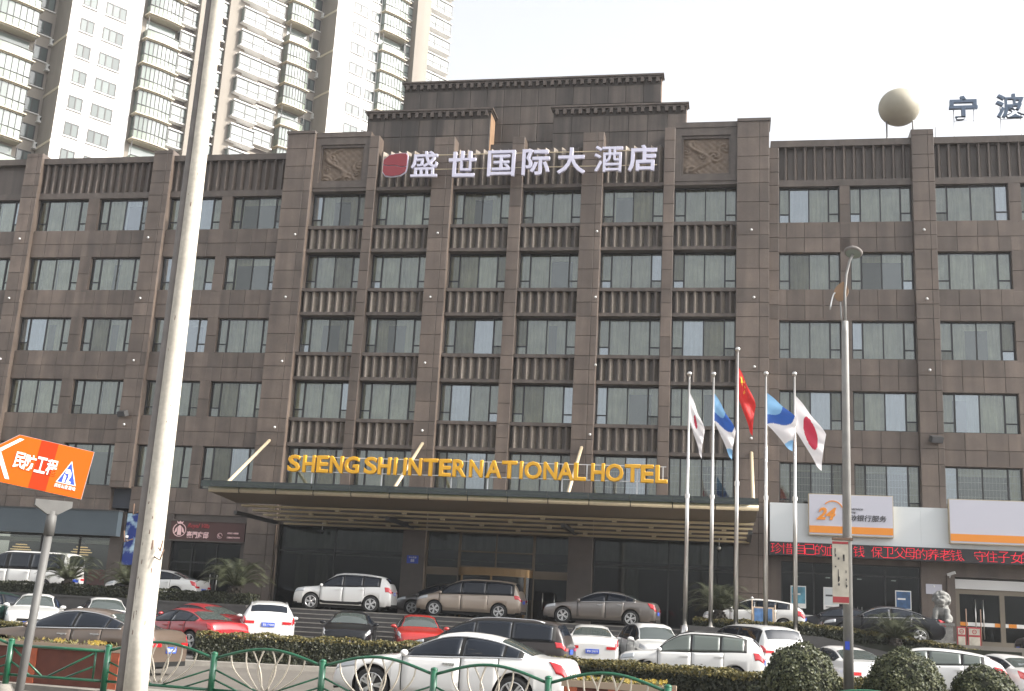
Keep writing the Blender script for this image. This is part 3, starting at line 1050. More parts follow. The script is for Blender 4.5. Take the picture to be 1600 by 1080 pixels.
t24 = bank_box('bank_sign', 'lavender bank sign with orange 24, arc and orange band', 3.66, 7.46, 6.52, 8.40)
bank_box('bank_sign', 'blank lavender bank sign with orange band at the right edge', 10.0, 16.4, 6.38, 8.36)
inst('numeral', fit_mesh(text_mesh('24', .8, .03, M['bank_orange'], .03, shear=.3), .92, .58), t24, (-1.12, -.055, .98))
b = MB()
A = [(R(20 + 118 * i / 14)) for i in range(15)]
for a0, a1 in zip(A[:-1], A[1:]):
    b.prism([(.44 * math.cos(a0), .44 * math.sin(a0)), (.49 * math.cos(a0), .49 * math.sin(a0)), (.49 * math.cos(a1), .49 * math.sin(a1)), (.44 * math.cos(a1), .44 * math.sin(a1))], -.02, 0)
o = b.build('clock_arc', M['bank_orange'], t24); o.location = (-.82, -.045, 1.12)
inst('lettering', fit_mesh(text_mesh('自动银行服务', .34, .02, M['ink'], .004, shear=.15), 2.0, .30), t24, (.62, -.05, .82))
inst('lettering', fit_mesh(text_mesh('Self-service', .16, .02, M['ink'], .0, shear=.2), .92, .13), t24, (.10, -.05, 1.25))
inst('lettering', fit_mesh(text_mesh('Banking', .16, .02, M['ink'], .0, shear=.2), .58, .13), t24, (-.06, -.05, 1.08))

b = MB()
b.box(1.84, 2.4, YW - .1, G + .4, GZ, 5.6); b.box(8.85, 10.0, YW - .1, G + .4, GZ, 5.6); b.box(2.4, 8.85, G - .25, G + .4, 5.3, 6.2); b.box(10.0, 18, G - .25, G + .4, 4.9, 6.2); b.box(10.0, 10.35, YW - .25, G, GZ, 4.9)
hp('bank_wall', b, M['stone'])
glazing('bank_glazing', 2.4, 8.85, GZ, 5.3, G - .15, (3.95, 5.55, 7.25), (4.78,), 'glass_dark')
glazing('bank_door_glazing', 10.35, 18, GZ, 4.35, G - .15, (12.45, 14.9), (), 'glass_dark', 'door_frame', .22)
b = MB(); b.box(10.35, 18, G - .30, G - .05, 4.36, 4.80); hp('door_header', b, M['white_paint'])
b = MB(); b.box(2.47, 8.8, G - .175, G - .165, 2.66, 2.80); hp('glass_stripe', b, M['white'])
b = MB()
for x in (2.5, 5.5, 8.0):
    b.box(x, x + .8, G - .182, G - .176, 2.662, 2.798)
for x in (10.55, 12.1, 12.7, 14.4):
    b.box(x, x + .35, G - .19, G - .18, 2.682, 2.848)
hp('glass_stripe', b, M['bank_orange'])
b = MB(); b.box(10.6, 17.9, G - .178, G - .17, 2.68, 2.85); hp('glass_stripe', b, M['white'])
b = MB()
for x in (11.25, 11.6):
    b.tube([(x, G - .28, 2.1), (x, G - .28, 3.9)], .025, 6)
for x in (5.95, 6.15):
    b.tube([(x, G - .25, 2.3), (x, G - .25, 3.3)], .02, 6)
hp('door_pulls', b, M['steel'])['kind'] = 'stuff'
b = MB()
for x in (3.2, 4.7, 6.2, 7.8):
    b.box(x - .1, x + .1, G + 1.0, G + 1.2, 4.64, 4.68)
hp('ceiling_lamps', b, M['white_lamp'])['kind'] = 'stuff'
pb2 = mat('poster_aqua', (.10, .30, .40), .4, noise=((2.2, .5),))
for i, (x, mm, lab) in enumerate(((3.22, pb2, 'aqua poster inside the bank window behind the rightmost flagpoles'), (4.75, M['bank_white'], 'pale poster on the bank window beside the lamp post'), (8.05, M['poster_blue'], 'blue poster on the bank window nearest the stone lion'))):
    p = thing('poster', lab, 'poster', (x, G - .2, 3.1), group='posters on the bank windows')
    b = MB(); b.box(-.36, .36, -.012, .01, 0, 1.05); b.build('paper', M['white'], p)
    b = MB(); b.box(-.32, .32, -.018, -.012, .22, 1.0); b.build('print', mm, p)
    b = MB(); b.box(-.26, .2, -.022, -.018, .10, .14); b.box(-.26, .1, -.022, -.018, .62, .70); b.build('caption', M['ink' if i == 1 else 'white'], p)
pq = thing('wall_plaque', 'small grey metal plaque on the pillar behind the stone lion', 'plaque', (9.42, YW - .1, 4.05))
b = MB(); b.box(-.36, .36, -.04, -.005, 0, .46); b.build('plate', M['bank_grey'], pq)
b = MB(); b.lathe([(.001, -.012), (.04, -.01), (.045, 0)], 10, (0, -.042, .36), axis='y'); b.build('crest', M['white'], pq)


def camera_on_wall(label, p, ang):
    t = thing('security_camera', label, 'camera', p, 0, 'security cameras on the walls')
    b = MB(); b.tube([(0, 0, 0), (0, -.12, -.02), (0, -.18, .08)], .025, 6); b.build('bracket', M['white_paint'], t)
    b = MB(); b.box(-.07, .07, -.25, .12, -.06, .06); o = b.build('housing', M['white_paint'], t); o.location = (0, -.2, .14); o.rotation_euler = (R(-18), 0, ang)


camera_on_wall('white security camera above the plaque by the bank doors', (10.1, YW - .28, 4.85), R(60))
camera_on_wall('white security camera under the right end of the shop fascia', (-32.0, YW - .05, 4.85), R(30))
for x, lab in ((-20.9, 'dome camera hanging over the left entrance glass'), (-.55, 'dome camera hanging over the right entrance glass')):
    t = thing('dome_camera', lab, 'camera', (x, G - .75, 6.3), group='dome cameras under the canopy')
    b = MB(); b.tube([(0, 0, 0), (0, 0, -.45)], .02, 6); b.build('stem', M['white_paint'], t)
    b = MB(); b.ball((0, 0, -.55), .11, n=10, k=6); b.build('dome', M['dark_metal' if x < -10 else 'steel'], t)

# ================================================================ canopy
cp = thing('entrance_canopy', 'wide entrance canopy with greenish glass edge and cream gutter pipe over the drive', 'canopy', (-11.4, 49.6, 6.3))
cX0, cX1, cY = -24.0, 1.15, 49.65


def cpart(name, mb, m):
    return mb.build(name, m, cp, True)


b = MB()
N = 14
for i in range(N):
    a = cX0 + (cX1 - cX0) * i / N
    c = cX0 + (cX1 - cX0) * (i + 1) / N - .02
    q = MB(); q.box(a, c, cY - .42, cY + .9, 7.28, 7.30); q.prism_z([(a, cY - .44), (c, cY - .44), (c, cY - .42), (a, cY - .42)], 7.02, 7.30)
    cpart('glass_panel', q, M['glass_green'])
b = MB(); b.tube([(cX0 + .3, cY - .1, 6.92), (cX1, cY - .1, 6.92)], .125, 10); cpart('gutter_pipe', b, M['cream_metal'])
q = MB()
for i in range(1, N):
    a = cX0 + (cX1 - cX0) * i / N
    q.tube([(a, cY - .1, 6.92), (a, cY - .1, 7.28)], .02, 6); q.tube([(a - .02, cY - .1, 6.92), (a + .02, cY - .1, 6.92)], .135, 10)
cpart('glass_brackets', q, M['dark_metal'])['kind'] = 'stuff'
b = MB()
b.prism_z([(cX0 + .35, cY + .02), (cX1 - .05, cY + .02), (cX1 - .25, G - .85), (cX0 + 1.4, G - .85)], 6.98, 7.2)
cpart('canopy_roof', b, M['soffit_brown'])
b = MB()
for (xa, xb) in ((cX0 + .35, cX1 - .05),):
    b.poly([(xa, cY + .06, 6.80), (xa + .3, cY + 2.3, 6.56), (xb - .05, cY + 2.3, 6.56), (xb, cY + .06, 6.80)])
    b.poly([(xa, cY + .06, 6.80), (xb, cY + .06, 6.80), (xb, cY + .06, 6.98), (xa, cY + .06, 6.98)])
    b.poly([(xa + .3, cY + 2.3, 6.56), (xa + .3, cY + 2.3, 6.97), (xb - .05, cY + 2.3, 6.97), (xb - .05, cY + 2.3, 6.56)])
cpart('soffit_panel', b, M['soffit_brown'])
for i in range(5):
    y = cY + 2.6 + 1.05 * i
    b = MB(); b.box(cX0 + .75 + .14 * i, cX1 - .15 - .03 * i, y, y + .42, 6.45 - .115 * i, 6.53 - .115 * i); cpart('soffit_slat', b, M['slat_tan'])
b = MB()
for i in range(4):
    for j in range(7):
        x = cX0 + 2.3 + 3.3 * j + (1.6 if i % 2 else 0)
        if x < cX1 - .8:
            b.box(x - .1, x + .1, cY + 2.62 + 1.05 * i, cY + 2.82 + 1.05 * i, 6.36 - .115 * i, 6.48 - .115 * i)
cpart('soffit_lamps', b, M['cream_metal'])['kind'] = 'stuff'
for x in (-24.3 + .9, -15.8, -7.5, .85):
    b = MB(); b.prism([(0, 0), (.16, 0), (.16, .2), (0, .2)], 0, 1)
    b = MB(); b.box(x - .09, x + .09, cY + 2.35, G - .8, 6.02, 6.2); cpart('cross_beam', b, M['dark_metal'])
for (pxb, pyb, xt, zt_) in ((351, 751, -24.3, 10.45), (613, 761, -15.83, 10.5), (886, 768, -7.48, 10.5), (1177, 778, .97, 10.45)):
    p = at_y(pxb, pyb, 50.6)
    b = MB(); b.tube([(p.x, 50.6, 7.2), (xt, YT - .03, zt_)], .085, 10, 0); cpart('stay_rod', b, M['rod'])
    b = MB(); b.box(p.x - .16, p.x + .16, 50.45, 50.75, 7.19, 7.36); cpart('rod_foot', b, M['cream_metal'])
# yellow letters on the canopy
ls = thing('hotel_letter_sign', 'yellow capital letters reading SHENG SHI INTERNATIONAL HOTEL standing on the canopy', 'sign', (-11.4, 50.0, 7.3))
lp = [(461, 'S'), (484, 'H'), (505.5, 'E'), (527, 'N'), (551, 'G'), (580.5, 'S'), (602, 'H'), (619, 'I'), (634, 'I'), (650, 'N'), (674, 'T'), (697, 'E'), (719.5, 'R'), (745, 'N'), (772.5, 'A'), (797, 'T'), (815.5, 'I'), (834, 'O'), (861, 'N'), (885, 'A'), (907, 'L'), (935, 'H'), (961, 'O'), (989, 'T'), (1012, 'E'), (1034, 'L')]
_lm = {}
for p, ch in lp:
    if ch not in _lm:
        _lm[ch] = text_mesh(ch, 1.0, .13, M['letter_yellow'], .014, .018)
        w_ = {'I': .15, 'O': .80, 'G': .72, 'N': .64, 'A': .76, 'T': .70, 'H': .62, 'L': .55, 'E': .58, 'S': .64, 'R': .66}[ch]
        fit_mesh(_lm[ch], w_ * .98, .79)
    x = at_y(p, 725, 50.0).x
    inst('letter', _lm[ch], ls, (x + 11.4, -.08, .98))
b = MB(); b.box(-8.75, 8.62, -.02, .02, .62 + .0, .655); b.box(-8.75, 8.62, -.02, .02, 1.30, 1.335); b.build('rail', M['silver_rail'], ls)
for p in (488, 597, 706, 763, 879, 917, 996, 1036):
    x = at_y(p, 740, 50.0).x + 11.4
    b = MB(); b.box(x - .025, x + .025, -.019, .019, -.1 if p not in (917, 1036) else .62, 1.32); b.build('post', M['silver_rail'], ls)

# white characters and red emblem on the top band
cs_ = thing('rooftop_character_sign', 'row of white Chinese characters with dark red emblem across the top of the hotel', 'sign', (-10.7, 56.75, 25.2))
for p, y_, ch in ((664, 258, '盛'), (723, 258, '世'), (784, 257, '国'), (838, 255, '际'), (893, 253, '大'), (951, 250, '酒'), (1004, 249, '店')):
    q = at_y(p, y_, 56.75)
    me = fit_mesh(text_mesh(ch, 1.7, .16, M['letter_white'], {'盛': .008, '酒': .006, '国': .014}.get(ch, .028), .008), 1.52, 1.50)
    inst('character', me, cs_, (q.x + 10.7, -.1, q.z - 25.2))
q = at_y(618, 259, 56.75)
for sgn in (1, -1):
    b = MB()
    pts = []
    if sgn > 0:
        pts = [(-.72, .02), (-.4, -.05), (0, -.02), (.4, -.14), (.76, -.10), (.76, .55), (.68, .70), (.3, .72), (-.35, .62), (-.72, .30)]
    else:
        pts = [(-.72, -.04), (-.4, -.11), (0, -.08), (.4, -.20), (.76, -.16), (.70, -.48), (.4, -.68), (-.1, -.76), (-.55, -.70), (-.72, -.45)]
        pts = pts[::-1]
        pts = pts[::1]
    if sgn > 0:
        pts = pts
    ar = sum(a[0] * c[1] - c[0] * a[1] for a, c in zip(pts, pts[1:] + pts[:1]))
    if ar < 0:
        pts = pts[::-1]
    b.prism(pts, -.1, .1)
    o = b.build('emblem', M['logo_red'], cs_); o.scale = (.9, 1, .9); o.location = (q.x + 10.7, -.1, q.z - 25.2)
b = MB(); b.prism([(-.76, .06), (-.76, -.5), (-.56, -.76), (-.1, -.81), (.43, -.72), (.75, -.5), (.81, -.1), (.81, .58), (.72, .75), (.28, .77), (-.37, .67), (-.76, .33)], -.05, .05)
o = b.build('emblem_rim', M['letter_white'], cs_); o.scale = (.9, 1, .9); o.location = (q.x + 10.7, -.08, q.z - 25.2)
b = MB(); b.box(-6.0, 6.7, .03, .07, .38, .43); b.box(-6.0, 6.7, .03, .07, 1.22, 1.27); b.build('rail', M['cream_metal'], cs_)

# rooftop objects on the right wing
gl_ = thing('roof_globe', 'pale round globe on two legs on the right wing roof', 'globe', (8.72, 60.2, 27.0))
gp = at_y(1405, 168, 60.2)
b = MB(); b.ball((0, 0, gp.z - 27.0), 1.10, 1.10, 1.02, n=32, k=20); b.build('ball', M['globe'], gl_)
gl_.location.x = gp.x
for dx in (-.68, .68):
    b = MB(); b.tube([(dx, 0, -.2), (dx, 0, gp.z - 27.0 - .75)], .05, 8); b.build('leg', M['galv'], gl_)
for p, y_, ch, lab in ((1505, 169, '宁', 'blue grey rooftop character on thin posts right of the globe'), (1578, 166, '波', 'blue grey rooftop character cut by the right edge of the photo')):
    q = at_y(p, y_, 60.0)
    t = thing('rooftop_character', lab, 'sign letter', (q.x, 60.0, 27.0), group='rooftop characters')
    me = fit_mesh(text_mesh(ch, 1.5, .2, M['rooftop_blue'], .035), 1.45, 1.36); inst('character', me, t, (0, 0, q.z - 27.0))
    for dx in (-.48, .55):
        b = MB(); b.tube([(dx, .1, -.2), (dx, .1, q.z - 27.0)], .028, 6); b.build('post', M['silver_rail'], t)
    b = MB(); b.tube([(-.48, .1, q.z - 27.7), (.55, .1, q.z - 27.7)], .018, 6); b.build('brace', M['silver_rail'], t)
t = thing('roof_arch', 'curved metal roof pipe behind the right parapet', 'pipe', (14.3, 61.0, 26.9))
b = MB(); b.tube([(-1.6 + .2 * i, 0, .2 + 1.05 * math.sin(math.pi * i / 22)) for i in range(23)], .07, 8); b.build('outer_pipe', M['rooftop_blue'], t)
b = MB(); b.tube([(-1.3 + .19 * i, .1, .15 + .8 * math.sin(math.pi * i / 22)) for i in range(23)], .05, 8); b.build('inner_pipe', M['rooftop_blue'], t)
t = thing('roof_antenna', 'thin roof antenna left of the first rooftop character', 'antenna', (at_y(1461, 190, 60.2).x, 60.2, 26.9))
b = MB(); b.tube([(0, 0, 0), (0, 0, 2.0)], .02, 6); b.build('mast', M['galv'], t)
b = MB(); b.box(-.15, .15, -.15, .15, -.05, .05); b.build('foot', M['galv'], t)

# ================================================================ pale apartment towers behind the hotel
HT = Vector((math.sin(R(35)), math.cos(R(35)), 0))      # direction of the sunlit fronts (receding to the right)
HN = Vector((math.cos(R(35)), -math.sin(R(35)), 0))     # their outward normal


class Tower:
    def __init__(s, root, px0, depth, floor):
        s.root, s.fl = root, floor
        s.P = CAM + ray(px0, 120) * depth
        s.P.z = 0
        s.A = math.atan2(HT.y, HT.x)

    def s_at(s, px, off=0.0):
        d = ray(px, 120)
        Q = s.P + HN * off
        k = (Q - CAM).dot(HN) / d.dot(HN)
        return (CAM + d * k - Q).dot(HT)

    def M(s, ss, off, z=0.0):
        """local frame: x along the front, y inwards, z up"""
        p = s.P + HT * ss + HN * off
        return Matrix.Translation((p.x, p.y, z)) @ Matrix.Rotation(s.A, 4, 'Z')

    def place(s, name, mesh, ss, off, z, parent=None):
        o = bpy.data.objects.new(name, mesh)
        COL.objects.link(o)
        o.matrix_world = s.M(ss, off, z)
        under(o, parent or s.root, True)
        return o

    def seg(s, name, s0, s1, off, z0, z1, m, back=13.0):
        b = MB(); b.box(0, s1 - s0, 0, back, 0, z1 - z0)
        o = s.place(name, b.mesh(name, m), s0, off, z0)
        return o


def hr_window(w, h, nm, key, box=0.0):
    """frame mesh and its panes; box > 0 makes a projecting bay with sill and hood"""
    k = ('hrw', key)
    if k in _boxes:
        return _boxes[k]
    b = MB()
    t = .13
    y0 = -box
    if box:
        b.box(-w / 2 - .12, w / 2 + .12, y0 - .12, .0, -.16, 0, 1); b.box(-w / 2 - .12, w / 2 + .12, y0 - .12, 0, h, h + .16, 1)
        b.box(-w / 2 - .02, -w / 2, y0, 0, 0, h, 2)
        b.box(w / 2, w / 2 + .02, y0, 0, 0, h, 2)
    b.box(-w / 2, w / 2, y0 - .02, y0 + .05, 0, t); b.box(-w / 2, w / 2, y0 - .02, y0 + .05, h - t, h)
    if not box:
        b.box(-w / 2 - .1, w / 2 + .1, -.14, .0, -.10, 0, 1)
    xs = [-w / 2 + w * i / nm for i in range(nm + 1)]
    for x in xs:
        q = min(max(x - t / 2, -w / 2), w / 2 - t)
        b.box(q, q + t, y0 - .019, y0 + .049, t, h - t)
    if box:
        b.box(-w / 2 + t, w / 2 - t, y0 - .015, y0 + .045, h * .34, h * .34 + t)
    fr = b.mesh('window', [M['hr_frame'], M['hr_white'], M['hr_glass']])
    pw = w / nm
    q = MB(); q.box(-pw / 2 + .02, pw / 2 - .02, 0, .02, t * .5, h - t * .5)
    pm_ = q.mesh('pane', M['hr_glass' if box else 'hr_glass_deep'])
    _boxes[k] = (fr, pm_, [(a + c) / 2 for a, c in zip(xs[:-1], xs[1:])], y0)
    return _boxes[k]


def put_window(T, ss, off, z, w, h, nm, key, box=0.0, recess=True):
    fr, pm_, xs, y0 = hr_window(w, h, nm, key, box)
    o = T.place('window', fr, ss, off + .02, z)
    for x in xs:
        inst('pane', pm_, o, (x, y0 + .012, 0), (0, 0, random.uniform(-.02, .02)))
    return o


def balcony(T, s0, s1, off, z, h, proj, style):
    w = s1 - s0
    k = ('balc', round(w, 1), proj, style)
    if k not in _boxes:
        n = 8
        cur = [(w * i / n, -proj - .16 * math.sin(math.pi * i / n)) for i in range(n + 1)]
        sl_ = MB()
        sl_.prism_z([(0, 0)][:0] + [(x, y) for x, y in cur] + [(w, 0), (0, 0)], -.26, 0)
        sl_.prism_z([(x + (.5 - i / n) * -.4, y - .25) for i, (x, y) in enumerate(cur)] + [(w + .2, 0), (-.2, 0)], -.16, -.03)
        rl = MB(); gz = MB(); fm = MB()
        for (x0, ya), (x1, yb) in zip(cur[:-1], cur[1:]):
            rl.poly([(x0 + .02, ya + .1, .05), (x1 - .02, yb + .1, .05), (x1 - .02, yb + .1, 1.02), (x0 + .02, ya + .1, 1.02)])
            if style != 'open':
                gz.poly([(x0, ya + .12, 1.05), (x1, yb + .12, 1.05), (x1, yb + .12, h - .3), (x0, ya + .12, h - .3)])
                fm.box(x0 - .03, x0 + .03, ya + .06, ya + .12, 0, h - .3)
            fm.box(x0, x1, min(ya, yb) + .04, max(ya, yb) + .12, 1.0, 1.06)
        for x in (0.02, w - .05):
            rl.box(x, x + .03, -proj + .1, 0, 0, 1.02)
            if style != 'open':
                gz.box(x, x + .03, -proj + .1, 0, 1.06, h - .3)
        fm.box(0, .06, -proj + .06, -proj + .12, 0, h - .3); fm.box(w - .06, w, -proj + .06, -proj + .12, 0, h - .3)
        bk = MB(); bk.box(.2, w - .2, -.04, -.01, .05, h - .5)
        _boxes[k] = (sl_.mesh('balcony', M['hr_cream']), rl.mesh('railing', M['hr_rail']), gz.mesh('glazing', M['hr_glass']) if style != 'open' else None, fm.mesh('railing_frame', M['hr_frame']), bk.mesh('balcony_door', M['hr_glass']))
    a, r, g_, f_, d_ = _boxes[k]
    o = T.place('balcony', a, s0, off, z)
    inst('railing', r, o); inst('railing_frame', f_, o); inst('balcony_door', d_, o)
    if g_:
        inst('glazing', g_, o)
    return o


def ac_unit(T, ss, off, z):
    if 'ac' not in _boxes:
        b = MB(); b.box(-.42, .42, -.36, 0, 0, .6); b.lathe([(.24, -.37), (.24, -.362), (.03, -.372)], 12, (0, 0, .3), 1, axis='y')
        b.box(-.5, .5, -.5, .02, -.14, -.02, 2)
        _boxes['ac'] = b.mesh('air_conditioner', [M['ac'], M['hr_frame'], M['hr_white']])
    return T.place('air_conditioner', _boxes['ac'], ss, off, z)


def tower(label, px_white, depth, z0, z1, spec):
    root = thing('apartment_tower', label, 'building', (0, 0, 0))
    T = Tower(root, px_white[0], depth, 2.9)
    p = T.P
    root.location = (p.x, p.y, 0)
    fl = 2.9
    zs = [z0 + fl * i for i in range(int((z1 - z0) / fl))]
    W1 = T.s_at(px_white[1])
    g = spec['recess']
    # white gable with two window columns
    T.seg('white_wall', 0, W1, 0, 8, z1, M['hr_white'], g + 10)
    cols = [(T.s_at(c), w, n) for c, w, n in spec['white_cols']]
    for i, z in enumerate(zs):
        for c, w, n in cols:
            put_window(T, c, 0, z + spec.get('wz', 1.0) + (.0 if n > 2 else .0), w, 1.5, n, ('w', w, n))
    # return wall (faces left), its shade painted in as grey, with string courses
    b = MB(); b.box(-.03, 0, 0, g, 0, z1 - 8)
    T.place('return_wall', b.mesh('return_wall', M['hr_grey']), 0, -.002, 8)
    for z in zs[::2]:
        b = MB(); b.box(-.08, -.03, 0, g, 0, .28); T.place('string_course', b.mesh('string_course', M['hr_cream']), 0, -.002, z - .1)
    # recessed bay left of it: windows with air conditioners on ledges
    sr = T.s_at(spec['recess_px'][0], -g)
    sr1 = T.s_at(spec['recess_px'][1], -g)
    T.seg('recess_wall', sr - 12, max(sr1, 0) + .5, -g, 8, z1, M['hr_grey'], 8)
    for i, z in enumerate(zs):
        put_window(T, sr1 - 1.5, -g, z + .9, 1.5, 1.6, 2, ('r', 1.5, 2))
        if i % 3 != 1:
            ac_unit(T, sr1 - .35, -g, z + .1)
    # balcony stack of the recessed bay
    a, c = T.s_at(spec['balc_left'][0], -g + 1.2), T.s_at(spec['balc_left'][1], -g + 1.2)
    for i, z in enumerate(zs):
        balcony(T, a, c, -g, z, fl, 1.2, 'open' if i % 4 == spec['open_at'] else 'closed')
    # balcony stack right of the white gable
    a, c = T.s_at(spec['balc_right'][0], .8), T.s_at(spec['balc_right'][1], .8)
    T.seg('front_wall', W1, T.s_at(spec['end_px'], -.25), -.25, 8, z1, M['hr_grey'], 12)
    for i, z in enumerate(zs):
        balcony(T, a, c, -.25, z, fl, 1.0, 'open' if i % 5 == 2 else 'closed')
    for p0, w, n, off in spec['bays']:
        ss = T.s_at(p0, off)
        for z in zs:
            put_window(T, ss, -.25, z + .75, w, 1.75, n, ('b', w, n, off), max(off + .25, 0))
            b = ('lou', w)
            if b not in _boxes:
                q = MB(); q.box(-w / 2, w / 2, -.05, 0, 0, .62); _boxes[b] = q.mesh('louvre', M['louvre'])
            T.place('louvre', _boxes[b], ss, -.26, z - .1)
    for p0, w, off in spec['pilasters']:
        ss = T.s_at(p0, off)
        T.seg('wall_pilaster', ss - w / 2, ss + w / 2, off, 8, z1, M['hr_grey'], 3)
    return root


tower('nearer pale apartment tower at far left with white gable, curved glazed balconies and bay windows', (95, 210), 116, 40.2, 78,
      dict(recess=3.8, white_cols=[(124, 1.5, 2), (167, 2.3, 3)], recess_px=(50, 80), balc_left=(-40, 47), open_at=1,
           balc_right=(221, 274), bays=[(290, 2.4, 2, .35), (344, 1.5, 2, .0), (389, 3.0, 2, 1.0)], pilasters=[(311, 1.6, .8), (362, 2.4, .4)], end_px=403, wz=1.0))
tower('farther pale apartment tower rising behind the stepped roof of the hotel', (517, 588), 148, 55.3, 100,
      dict(recess=3.4, white_cols=[(555, 2.3, 2), (579, 1.5, 2)], recess_px=(482, 500), balc_left=(446, 482), open_at=2,
           balc_right=(594, 631), bays=[(420, 2.6, 2, .6), (637, 2.0, 2, .3), (681, 4.2, 3, 1.2)], pilasters=[(655, 2.4, 1.4)], end_px=697, wz=1.0))

# ================================================================ street furniture
# big leaning-looking white pole with a conduit down its left side
pole = thing('utility_pole', 'tall thick off-white pole with chipped paint crossing the whole photo at left', 'pole', (-8.96, 17, 0))
b = MB()
b.tube([(0, 0, 0), (-.02, 0, 1.2), (-.085, 0, 12.2), (-.10, 0, 15)], [.187, .182, .113, .10], 20); b.build('shaft', M['pole_paint'], pole)
b = MB()
b.tube([(-.25, .05, 0), (-.252, .05, 1.2), (-.238, .04, 12.2), (-.24, .04, 15)], [.10, .10, .082, .075], 12); b.build('conduit', M['pole_grey'], pole)
for z in ():
    b = MB(); b.tube([(-.1 - .0045 * z, .01, z), (-.1 - .0045 * z, .01, z + .035)], .30 - .009 * z, 16)
    b.v = [(x, y * .72, zz) for x, y, zz in b.v]
    if z < 2:
        b.build('strap', M['pole_grey'], pole)
for (x, z, dx) in ((.10, 2.36, .12), (.155, 2.5, .05), (-.30, 2.62, -.12), (-.27, 3.05, -.06)):
    b = MB(); b.tube([(x, -.13, z), (x + dx, -.17, z - .05), (x + dx * 1.3, -.15, z + .12)], .012, 5); b.build('hook', M['rust'], pole)
rnd = random.Random(11)
b = MB()
for i in range(26):
    z = rnd.uniform(1.2, 4.6) if i < 20 else rnd.uniform(4.6, 9)
    w = rnd.uniform(-2.2, -.9)
    rr = .187 - (z - 0) * .0061 + .002
    cx = -.02 - .0059 * (z - 1.2)
    dh, dw = rnd.uniform(.01, .12) * (1 if rnd.random() < .4 else .35), rnd.uniform(.02, .09)
    b.poly([(cx + rr * math.cos(w + q * dw), rr * math.sin(w + q * dw), z + v * dh) for q, v in ((-1, -.8), (.3, -1), (1, -.2), (.7, .9), (-.4, 1))])
o = b.build('paint_chips', M['rust'], pole); o['kind'] = 'stuff'

# orange civil-defence arrow sign
sg_p = at_y(64, 728, 12.0)
sgn = thing('direction_sign', 'orange arrow sign on a grey post reading civil defence works with blue triangle', 'sign', (-7.71, 12.05, 0))
b = MB(); b.tube([(-.06, 0, 0), (.045, 0, 2.40)], .047, 14); b.build('post', M['post_grey'], sgn)
b = MB(); b.tube([(.043, 0, 2.34), (.05, 0, 2.62)], .058, 14); b.build('collar', M['post_grey'], sgn)
b = MB(); b.prism([(-.06, 2.58), (.06, 2.58), (.20, 2.67), (.20, 2.74), (-.20, 2.74), (-.20, 2.67)], -.05, .05)
AZ, TILT = R(38), R(-7.2)
SM = Matrix.Translation((sg_p.x + 7.71, 0, 0)) @ Matrix.Translation((0, 0, sg_p.z)) @ Matrix.Rotation(AZ, 4, 'Z') @ Matrix.Rotation(-TILT, 4, 'Y')
o = b.build('bracket', M['post_grey'], sgn); o.matrix_local = Matrix.Translation((.05, 0, 0)) @ Matrix.Rotation(AZ, 4, 'Z')
SW, SH, ST = 1.0, .575, .13
sp_ = [(-.41 * SW, -SH / 2), (.5 * SW, -SH / 2), (.5 * SW, SH / 2), (-.35 * SW, SH / 2), (-.60 * SW, .06)]
b = MB(); b.prism(sp_, -ST / 2, ST / 2); brd = b.build('sign_box', M['galv'], sgn); brd.matrix_local = SM


def on_sign(name, mb, m):
    o = mb.build(name, m, brd)
    return o


fy = -ST / 2
b = MB(); b.prism([(x * .985, z * .985) for x, z in sp_], fy - .006, fy - .001); on_sign('sign_face', b, M['orange'])
b = MB(); b.prism([(-.10 * SW, -SH / 2 * .98), (.09 * SW, -SH / 2 * .98), (.09 * SW, SH / 2 * .98), (-.10 * SW, SH / 2 * .98)], fy - .009, fy - .0065); on_sign('stripe', b, M['orange_red'])
b = MB(); b.prism([(-.37 * SW, -.235), (-.32 * SW, -.235), (-.49 * SW, .055), (-.285 * SW, .245), (-.335 * SW, .245), (-.545 * SW, .055)], fy - .011, fy - .0065)
on_sign('arrow_mark', b, M['white'])
for ch, x in (('民', -.27), ('防', -.155), ('工', -.035), ('程', .085)):
    me = fit_mesh(text_mesh(ch, .2, .006, M['white'], .004), .118, .185)
    inst('character', me, brd, (x * SW, fy - .013, .0))
b = MB(); b.prism([(.17 * SW, -.15), (.395 * SW, -.15), (.2825 * SW, .125)], fy - .010, fy - .0065); on_sign('emblem_border', b, M['white'])
b = MB(); b.prism([(.185 * SW, -.14), (.38 * SW, -.14), (.2825 * SW, .10)], fy - .013, fy - .0105); on_sign('emblem_triangle', b, M['blue'])
b = MB()
b.prism([(.235 * SW, -.135), (.258 * SW, -.135), (.262 * SW, -.03), (.275 * SW, .0), (.295 * SW, .0), (.31 * SW, -.02), (.31 * SW, -.05), (.297 * SW, -.09), (.297 * SW, -.115), (.325 * SW, -.115), (.325 * SW, -.135), (.27 * SW, -.135), (.272 * SW, -.085), (.287 * SW, -.05), (.285 * SW, -.03), (.272 * SW, -.035), (.25 * SW, .01), (.24 * SW, -.02)][:0] + [(.235 * SW, -.135), (.262 * SW, -.135), (.266 * SW, -.06), (.24 * SW, -.04)], fy - .016, fy - .0135)
b.prism([(.275 * SW, -.135), (.33 * SW, -.135), (.33 * SW, -.115), (.30 * SW, -.112), (.318 * SW, -.05), (.31 * SW, -.01), (.285 * SW, .025), (.25 * SW, .015), (.245 * SW, -.03), (.285 * SW, -.03), (.29 * SW, -.07)], fy - .016, fy - .0135)
on_sign('emblem_figure', b, M['white'])
me = fit_mesh(text_mesh('民防疏散基地', .06, .004, M['white'], .001), .235, .045); inst('lettering', me, brd, (.283 * SW, fy - .012, -.185))

